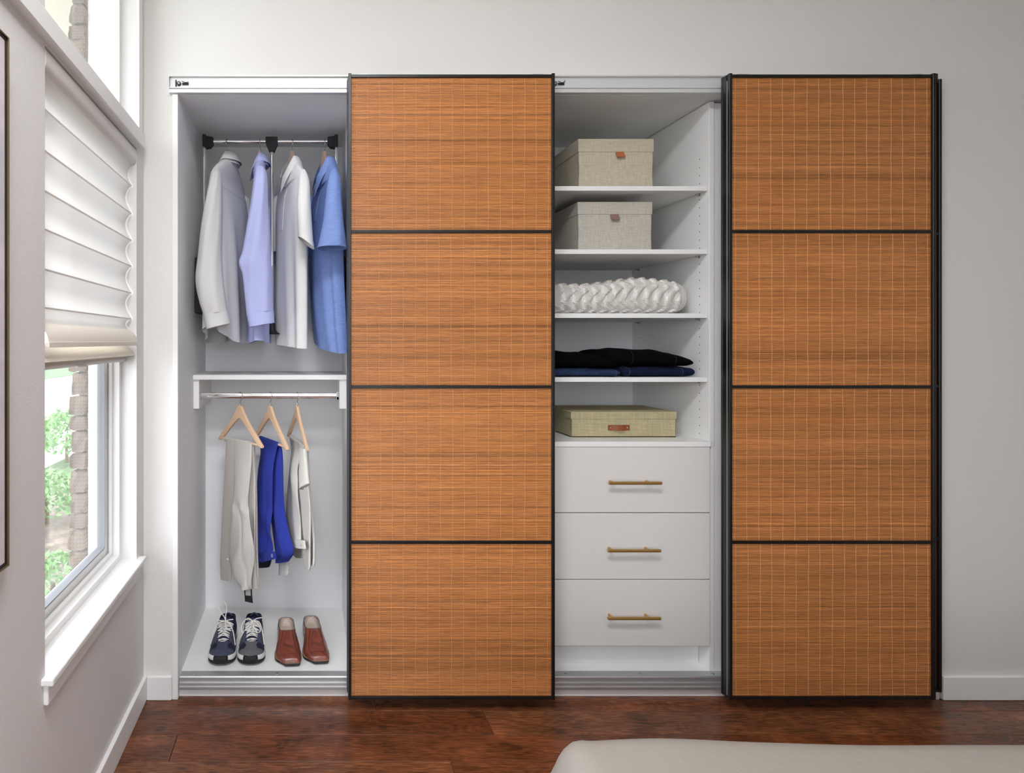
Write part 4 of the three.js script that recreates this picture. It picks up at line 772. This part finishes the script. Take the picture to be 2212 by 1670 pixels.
    for (const [v, r] of [[0.004, [[650, 964, 662, 968], [643, 1050, 665, 1050], [646, 1110, 668, 1110], [650, 1180, 669, 1180], [659, 1225, 671, 1226], [664, 1231, 669.5, 1232]]], [-0.012, [[658, 965, 665, 968], [661, 1050, 668, 1050], [664, 1110, 671, 1110], [668, 1180, 678, 1180], [670, 1217, 680.5, 1218], [672, 1222, 679, 1222]]]]) part('leg', solid(panel(t, r, { v, th: 0.012, n: 50, bulge: (s, q) => 0.006 * Math.sin(5 * q + 3 * s) })), pale, t);
  }
}
// ---------------------------------------------------------------- shoes on the closet floor
// An upper is a skin between the sole's rim and the collar: keys [z, half width, left rim height, dip of the middle below the rim, rim inset, centre shift]
function upperSkin(keys, n = 54, N = 41) {
  return spline(keys, n).map(([z, w, h, dip, inset, cx, y0]) => {
    const prof = dip > 0.012
      ? [[-w, y0], [-w * 1.03, y0 + (h - y0) * 0.35], [-w * (1 - inset * 0.5), y0 + (h - y0) * 0.75], [-w * (1 - inset), h - 0.001], [-w * (1 - inset) + 0.002, h], [-w * (1 - inset) + 0.0042, h - 0.002], [-w * (1 - inset) + 0.006, h - dip * 0.5], [-w * (1 - inset) + 0.011, h - dip * 0.95], [0, h - dip]]
      : [[-w, y0], [-w * 1.02, y0 + (h - y0) * 0.4], [-w * (0.97 - inset * 0.3), y0 + (h - y0) * 0.68], [-w * (0.86 - inset * 0.4), y0 + (h - y0) * 0.88], [-w * 0.70, h - dip * 0.1], [-w * 0.52, h - dip * 0.35], [-w * 0.36, h - dip * 0.65], [-w * 0.18, h - dip * 0.92], [0, h - dip]];
    const full = [...prof, ...prof.slice(0, -1).reverse().map(([x, y]) => [-x, y])];
    const c = new THREE.CatmullRomCurve3(full.map(([x, y]) => V(x + cx, y, z)), false, 'centripetal');
    return Array.from({ length: N }, (_, i) => c.getPoint(i / (N - 1)));
  });
}
function onSkin(rings, u, v, off) {                                                  // a point on the skin, u across and v along, lifted by off
  const n = rings[0].length, m = rings.length, q = (a, b) => { const i = clamp(a * (n - 1), 0, n - 1.001), j = clamp(b * (m - 1), 0, m - 1.001), i0 = Math.floor(i), j0 = Math.floor(j); return rings[j0][i0].clone().lerp(rings[j0][i0 + 1], i - i0).lerp(rings[j0 + 1][i0].clone().lerp(rings[j0 + 1][i0 + 1], i - i0), j - j0); };
  const p = q(u, v), a = q(clamp(u + 0.02), v).sub(q(clamp(u - 0.02), v)), b = q(u, clamp(v + 0.02)).sub(q(u, clamp(v - 0.02)));
  return p.addScaledVector(b.cross(a).normalize(), off);
}
function patch(rings, outline, off = 0.0014) {                                       // a piece of material laid on the skin: outline(t) -> [u, v] round a middle
  const K = 40, L = 7, rows = [], mid = [0, 0]; for (let i = 0; i < K; i++) { const [u, v] = outline(i / K); mid[0] += u / K; mid[1] += v / K; }
  for (let l = 0; l <= L; l++) { const f = l / L; rows.push(Array.from({ length: K }, (_, i) => { const [u, v] = outline(i / K), g = Math.max(0.001, f); return onSkin(rings, mix(mid[0], u, g), mix(mid[1], v, g), l === L ? 0 : off); })); }
  return loft(rows);
}
const poly = (pts) => (t) => { const k = pts.length, x = t * k, i = Math.floor(x) % k, f = x - Math.floor(x), a = pts[i], b = pts[(i + 1) % k]; return [mix(a[0], b[0], f), mix(a[1], b[1], f)]; };
const oval = (u, v, a, b) => (t) => [u + a * Math.cos(t * 6.2832), v + b * Math.sin(t * 6.2832)];
function outlineSole(pts, y0, y1, grow = 0, r = 0.002, lift = () => 0) {              // pts: [z, left x, right x]
  const n = 48, rows = spline(pts, n), loop = [...rows.map((r2) => V(r2[1] - grow, 0, r2[0])), ...rows.slice().reverse().map((r2) => V(r2[2] + grow, 0, r2[0]))];
  const c = V(0, 0, 0); loop.forEach((p) => c.add(p)); c.multiplyScalar(1 / loop.length);
  const lv = (y, s) => loop.map((p) => { const d = p.clone().sub(c), l = d.length(); return V(c.x + d.x * (1 - s / l), y + lift(p.z), c.z + d.z * (1 - s / l)); });
  return loft([lv(y0, r), lv(y0 + r, 0), lv(mix(y0, y1, 0.5), -0.0012), lv(y1 - r, 0), lv(y1, r)], { capA: true, capB: true });
}
const suede = mat('#3e4358', 0.85, { bumpMap: rep(T.leather, 8), bumpScale: 0.0003 }), suedeGrey = mat('#5c5c60', 0.85, { bumpMap: rep(T.leather, 8), bumpScale: 0.0003 }), meshBlue = mat('#1e2340', 0.8, { side: THREE.DoubleSide, bumpMap: rep(T.weave, 30), bumpScale: 0.0005 }), lining = mat('#171a2c', 0.9, { side: THREE.DoubleSide }), tongueBlue = mat('#2d3566', 0.8, { side: THREE.DoubleSide }), midsole = mat('#d9d8d4', 0.6), lace = mat('#e9e6de', 0.85, { bumpMap: rep(T.weave, 2, 30), bumpScale: 0.0003 });
function sneaker(label, x, z, turn, mirror, grey) {
  const t = thing('sneaker', label, 'shoe', [x, NF, z], turn, 'pair of navy sneakers'), s = mirror;
  // z = 0 heel, 0.29 toe
  const keys = [[0.000, 0.016, 0.073, 0.001, 0.30, 0, 0.022], [0.006, 0.027, 0.076, 0.003, 0.24, 0, 0.022], [0.013, 0.034, 0.076, 0.040, 0.20, 0, 0.021], [0.035, 0.038, 0.074, 0.046, 0.16, 0, 0.020], [0.075, 0.039, 0.070, 0.040, 0.15, 0, 0.020], [0.105, 0.041, 0.076, 0.026, 0.18, 0, 0.020], [0.130, 0.044, 0.078, 0.004, 0.24, 0, 0.020], [0.165, 0.047, 0.073, -0.006, 0.30, 0, 0.020], [0.205, 0.050, 0.060, -0.009, 0.24, 0, 0.020], [0.240, 0.051, 0.047, -0.012, 0.10, 0, 0.019], [0.268, 0.045, 0.039, -0.012, 0.05, 0, 0.018], [0.283, 0.033, 0.030, -0.008, 0.02, 0, 0.017], [0.289, 0.018, 0.024, -0.003, 0, 0, 0.016]];
  const R = upperSkin(keys);
  part('upper', loft(R, { closed: false }), meshBlue, t);
  const sole = [[-0.004, -0.012, 0.012], [0.006, -0.030, 0.030], [0.04, -0.041, 0.041], [0.10, -0.041, 0.041], [0.15, -0.046, 0.046], [0.215, -0.055, 0.055], [0.255, -0.052, 0.052], [0.28, -0.037, 0.037], [0.291, -0.016, 0.016]];
  const toe = (zz) => 0.010 * sstep(0.2, 0.30, zz);
  part('outsole', outlineSole(sole, 0, 0.010, 0, 0.002, toe), M.rubber, t, null, 'black rubber outsole');
  part('midsole', outlineSole(sole, 0.0095, 0.0285, 0.0008, 0.004, toe), midsole, t, null, 'off-white foam midsole');
  part('toe_bumper', outlineSole([[0.235, -0.020, 0.020], [0.25, -0.031, 0.031], [0.268, -0.032, 0.032], [0.285, -0.028, 0.028], [0.2945, -0.020, 0.020]], 0.004, 0.0295, 0.001, 0.004, toe), M.rubber, t);
  part('toe_cap', patch(R, poly([[0.05, 0.83], [0.20, 0.845], [0.35, 0.855], [0.5, 0.86], [0.65, 0.855], [0.80, 0.845], [0.95, 0.83], [0.95, 0.985], [0.5, 0.995], [0.05, 0.985]]), 0.0018), grey, t);
  part('vamp_overlay', patch(R, poly([[0.29, 0.745], [0.40, 0.752], [0.5, 0.755], [0.60, 0.752], [0.71, 0.745], [0.66, 0.775], [0.64, 0.81], [0.70, 0.86], [0.5, 0.875], [0.30, 0.86], [0.36, 0.81], [0.34, 0.775]]), 0.0022), grey, t);
  for (const q of [-1, 1]) {
    part('mesh_window', patch(R, oval(0.5 + q * 0.235, 0.80, 0.085, 0.036), 0.0026), lining, t);
    part('eyestay', patch(R, poly([[0.5 + q * 0.19, 0.42], [0.5 + q * 0.27, 0.41], [0.5 + q * 0.31, 0.52], [0.5 + q * 0.36, 0.66], [0.5 + q * 0.41, 0.78], [0.5 + q * 0.34, 0.75], [0.5 + q * 0.19, 0.74], [0.5 + q * 0.15, 0.58]]), 0.0016), suede, t);
    for (const k of [0, 1, 2]) part('side_stripe', patch(R, poly([[0.5 + q * 0.27, 0.44 + k * 0.07], [0.5 + q * 0.29, 0.455 + k * 0.07], [0.5 + q * 0.45, 0.56 + k * 0.07], [0.5 + q * 0.45, 0.54 + k * 0.07]]), 0.0022), suedeGrey, t);
  }
  // padded collar, tongue
  part('collar_lining', tube([...Array.from({ length: 9 }, (_, i) => onSkin(R, 0.24, mix(0.40, 0.03, i / 8), 0.001)), ...Array.from({ length: 9 }, (_, i) => onSkin(R, 0.76, mix(0.03, 0.40, i / 8), 0.001))], 0.0045, 60, 8), lining, t);
  const tongue = []; for (let i = 0; i <= 14; i++) { const a = i / 14, zz = mix(0.221, 0.092, a), y = mix(0.0615, 0.100, Math.pow(a, 0.85)), w = mix(0.019, 0.030, a); tongue.push(Array.from({ length: 13 }, (_, c) => { const q = c / 6 - 1; return V(w * q, y - 0.008 * q * q, zz); })); }
  const tg = part('tongue', loft(tongue, { closed: false }), tongueBlue, t);
  part('tongue_label', loft(tongue.slice(9, 14).map((r) => r.slice(3, 10).map((p) => p.clone().add(V(0, 0.0012, 0.0006)))), { closed: false }), suedeGrey, tg);
  // laces: bars and crossings between the eyestays, then the bow
  const L = (u, v, o = 0.004) => onSkin(R, u, v, o), T0 = (a, q, o = 0.0035) => { const i = Math.round(a * 14), r = tongue[i]; return V(mix(r[0].x, r[12].x, 0.5 + 0.5 * q * 1.18), r[6].y - 0.008 * q * q + o, r[0].z); };
  const bars = [0.02, 0.18, 0.34, 0.50, 0.66, 0.80];
  bars.forEach((a, k) => { part('lace', tube([T0(a, -0.98, 0), T0(a, -0.6), T0(a, 0, 0.0045), T0(a, 0.6), T0(a, 0.98, 0)], 0.0021, 24, 7), lace, t); if (k) for (const q of [-1, 1]) part('lace', tube([T0(bars[k - 1] + 0.02, -q * 0.98, 0.001), T0((a + bars[k - 1]) / 2, 0, 0.003 + (q > 0 ? 0.003 : 0)), T0(a - 0.02, q * 0.98, 0.001)], 0.0021, 20, 7), lace, t); });
  const K = V(0.002 * s, 0.104, 0.128), loops = s > 0
    ? [[K, V(-0.005, 0.118, 0.122), V(-0.020, 0.131, 0.110), V(-0.030, 0.150, 0.100), V(-0.022, 0.167, 0.094), V(-0.006, 0.166, 0.094), V(0.002, 0.148, 0.100), V(0.000, 0.122, 0.116), K], [K, V(0.016, 0.102, 0.138), V(0.027, 0.094, 0.146), V(0.026, 0.086, 0.156), V(0.012, 0.088, 0.158), V(0.004, 0.096, 0.146), K], [K, V(-0.024, 0.100, 0.132), V(-0.040, 0.086, 0.146), V(-0.047, 0.062, 0.170), V(-0.053, 0.040, 0.196)], [K, V(0.020, 0.098, 0.146), V(0.036, 0.080, 0.168), V(0.045, 0.060, 0.196), V(0.050, 0.048, 0.214)], [V(-0.030, 0.102, 0.118), V(-0.012, 0.104, 0.126), K, V(0.016, 0.106, 0.122), V(0.030, 0.105, 0.116)]]
    : [[K, V(-0.018, 0.112, 0.122), V(-0.036, 0.104, 0.130), V(-0.046, 0.084, 0.148), V(-0.038, 0.072, 0.164), V(-0.020, 0.076, 0.166), V(-0.008, 0.090, 0.152), K], [K, V(0.018, 0.100, 0.138), V(0.030, 0.090, 0.152), V(0.033, 0.078, 0.166), V(0.024, 0.074, 0.170), V(0.008, 0.088, 0.156), K], [K, V(0.024, 0.102, 0.132), V(0.038, 0.084, 0.152), V(0.046, 0.062, 0.182), V(0.051, 0.044, 0.206)], [K, V(-0.014, 0.094, 0.146), V(-0.034, 0.074, 0.158), V(-0.050, 0.052, 0.172)], [V(-0.026, 0.104, 0.116), V(-0.010, 0.106, 0.124), K, V(0.018, 0.109, 0.118), V(0.036, 0.108, 0.110)]];
  for (const pts of loops) part('lace', tube(pts, 0.0022, 44, 7), lace, t);
  part('heel_tab', tube([onSkin(R, 0.34, 0.03, 0.002), onSkin(R, 0.5, 0.02, 0.006).setY(0.083), onSkin(R, 0.66, 0.03, 0.002)], 0.0042, 16, 7), suede, t);
}
sneaker('left navy sneaker of the pair, one tall lace loop standing up', -0.349, -0.376, 0.02, 1, suede);
sneaker('right navy sneaker of the pair, touching its twin, laces in a low bow', -0.236, -0.378, 0.035, -1, suedeGrey);
const brown = mat('#9a4c36', 0.34, { side: THREE.DoubleSide, map: rep(T.leatherTone, 7), bumpMap: rep(T.leather, 9), bumpScale: 0.00025, clearcoat: 0.45, clearcoatRoughness: 0.22 }), brownDark = mat('#6b3122', 0.4), insole = mat('#c3b3a6', 0.6, { side: THREE.DoubleSide }), welt = mat('#8c6a4c', 0.6), soleBlack = mat('#151315', 0.5), rimTrim = mat('#2a2022', 0.5);
function loafer(label, x, z, turn, m) {
  const t = thing('loafer', label, 'shoe', [x, NF, z], turn, 'pair of brown loafers');
  const keys = [[0.000, 0.010, 0.060, 0.001, 0.2, 0, 0.03], [0.004, 0.019, 0.063, 0.002, 0.2, 0, 0.03], [0.009, 0.025, 0.064, 0.016, 0.16, 0, 0.03], [0.022, 0.033, 0.063, 0.028, 0.10, 0, 0.03], [0.045, 0.037, 0.062, 0.028, 0.08, 0, 0.029], [0.080, 0.037, 0.060, 0.030, 0.08, 0, 0.025], [0.112, 0.038, 0.064, 0.026, 0.10, 0.001 * m, 0.020], [0.130, 0.040, 0.071, 0.003, 0.20, 0.001 * m, 0.018], [0.155, 0.043, 0.066, -0.006, 0.30, 0.001 * m, 0.015], [0.195, 0.048, 0.053, -0.007, 0.24, 0.0, 0.013], [0.235, 0.048, 0.043, -0.005, 0.10, -0.001 * m, 0.013], [0.265, 0.042, 0.035, -0.003, 0.05, 0.005 * m, 0.013], [0.283, 0.034, 0.027, -0.001, 0.02, 0.010 * m, 0.013], [0.2885, 0.028, 0.018, 0, 0, 0.011 * m, 0.012]];
  const R = upperSkin(keys);
  part('upper', loft(R, { closed: false }), brown, t);
  const sole = [[-0.002, -0.010, 0.010], [0.006, -0.024, 0.024], [0.04, -0.0355, 0.0355], [0.10, -0.034, 0.036], [0.15, -0.042, 0.044], [0.205, -0.0525, 0.052], [0.245, -0.050, 0.050], [0.275, -0.036 + 0.008 * m, 0.040 + 0.004 * m], [0.290, -0.028 + 0.011 * m, 0.030 + 0.010 * m], [0.2935, -0.024 + 0.011 * m, 0.026 + 0.010 * m]];
  const arch = (zz) => 0.018 * (1 - sstep(0.09, 0.17, zz)) + 0.004 * sstep(0.24, 0.3, zz);
  part('sole', outlineSole(sole, 0.002, 0.012, 0.001, 0.002, arch), soleBlack, t);
  part('welt', outlineSole(sole, 0.0115, 0.0140, 0.0012, 0.0008, arch), welt, t, null, 'pale stitched welt');
  part('heel', outlineSole([[-0.003, -0.010, 0.010], [0.006, -0.024, 0.024], [0.04, -0.034, 0.034], [0.072, -0.033, 0.033], [0.074, -0.03, 0.03]], 0, 0.022, 0, 0.002), soleBlack, t);
  const ins = []; for (let i = 0; i <= 20; i++) { const v = mix(0.014, 0.42, i / 20); ins.push(Array.from({ length: 15 }, (_, c) => onSkin(R, mix(0.318, 0.682, c / 14), v, 0.0012))); }
  part('insole', loft(ins, { closed: false }), insole, t, null, 'pale grey-brown insole');
  part('collar_trim', tube([...Array.from({ length: 9 }, (_, i) => onSkin(R, 0.235, mix(0.42, 0.03, i / 8), 0.0008)), ...Array.from({ length: 9 }, (_, i) => onSkin(R, 0.765, mix(0.03, 0.42, i / 8), 0.0008))], 0.0018, 70, 7), rimTrim, t);
  part('inner_binding', tube([...Array.from({ length: 9 }, (_, i) => onSkin(R, 0.275, mix(0.42, 0.035, i / 8), 0.0008)), ...Array.from({ length: 9 }, (_, i) => onSkin(R, 0.725, mix(0.035, 0.42, i / 8), 0.0008))], 0.0013, 70, 7), insole, t);
  part('apron', patch(R, poly([[0.36, 0.455], [0.43, 0.448], [0.5, 0.446], [0.57, 0.448], [0.64, 0.455], [0.67, 0.60], [0.73, 0.74], [0.72, 0.86], [0.5, 0.88], [0.28, 0.86], [0.27, 0.74], [0.33, 0.60]]), 0.0013), brown, t);
  for (const q of [-1, 1]) part('apron_seam', tube(Array.from({ length: 9 }, (_, i) => onSkin(R, 0.5 + q * mix(0.16, 0.245, Math.sin(i / 8 * 1.4)), mix(0.47, 0.90, i / 8), 0.0014)), 0.0009, 40, 6), brownDark, t);
  part('toe_seam', tube(Array.from({ length: 9 }, (_, i) => onSkin(R, mix(0.30, 0.70, i / 8), 0.905, 0.0012)), 0.0010, 30, 6), brownDark, t);
  for (const [v0, w] of [[0.60, 0.14], [0.655, 0.17]]) part('crease', tube(Array.from({ length: 7 }, (_, i) => onSkin(R, mix(0.5 - w, 0.5 + w, i / 6), v0 + 0.01 * Math.sin(i), 0.0002)), 0.0009, 24, 5), brown, t);
}
loafer('left brown leather loafer of the pair, nearer the sneakers', -0.098, -0.372, 0.085, 1);
loafer('right brown leather loafer of the pair, nearer the bamboo door', 0.010, -0.388, 0.105, 1);

// ---------------------------------------------------------------- bed corner in the foreground
{
  const t = thing('bed', 'bed corner under a plain off-white cover in the foreground', 'bed', [1.31, 0, 2.075]);
  const hw = 0.80, hd = 1.02, R = 0.038, top = 0.556, n = 150, m = 170, rows = [];
  const drop = 0.42, ext = R * Math.PI / 2 + drop;
  for (let j = 0; j <= m; j++) {
    const row = [];
    for (let i = 0; i <= n; i++) {
      const warp = (k, K, half) => { const a = k / K * 2 - 1; return Math.sign(a) * (Math.abs(a) < 0.6 ? Math.abs(a) / 0.6 * (half - R) : (half - R) + (Math.abs(a) - 0.6) / 0.4 * ext); };
      const a = warp(i, n, hw), b = warp(j, m, hd), ox = Math.max(0, Math.abs(a) - (hw - R)), oz = Math.max(0, Math.abs(b) - (hd - R)), d = Math.min(ext, Math.hypot(ox, oz));
      let x = clamp(a, -(hw - R), hw - R), z = clamp(b, -(hd - R), hd - R), y = top;
      if (d > 0) { const ux = Math.sign(a) * ox / Math.hypot(ox, oz), uz = Math.sign(b) * oz / Math.hypot(ox, oz), q = Math.min(d, R * Math.PI / 2) / R, h = R * Math.sin(q), v = R * (1 - Math.cos(q)) + Math.max(0, d - R * Math.PI / 2), flare = 0.13 * Math.pow(clamp(v / drop), 0.8) + 0.012 * Math.sin(a * 13 + b * 11) * sstep(0.02, 0.2, v); x += ux * (h + flare); z += uz * (h + flare); y -= v; }
      y += 0.004 * Math.sin(a * 5 + 1) * Math.cos(b * 4) + (0.009 * Math.exp(-(((a + 0.62) / 0.15) ** 2)) - 0.003 * Math.exp(-(((a + 0.2) / 0.15) ** 2))) * Math.exp(-Math.abs(b + hd) * 6) + 0.004 * Math.exp(-(((a + b * 0.6 + 1.38) / 0.02) ** 2));
      row.push(V(x, y, z));
    }
    rows.push(row);
  }
  const g = loft(rows, { closed: false }); part('cover', g, mat('#968f86', 0.92, { side: THREE.DoubleSide, sheen: 0.25, bumpMap: rep(T.paper, 5), bumpScale: 0.0006 }), t);
  part('mattress', bx(-hw + 0.03, 0.16, -hd + 0.03, hw - 0.03, top - 0.012, hd - 0.03, 0.04, 4), M.bedding, t);
  for (const [a, b] of [[-1, -1], [1, -1], [-1, 1], [1, 1]]) part('leg', cyl(V(a * (hw - 0.1), 0, b * (hd - 0.1)), V(a * (hw - 0.1), 0.17, b * (hd - 0.1)), 0.025, 0.03), M.black, t);
}

renderer.render(scene, camera);
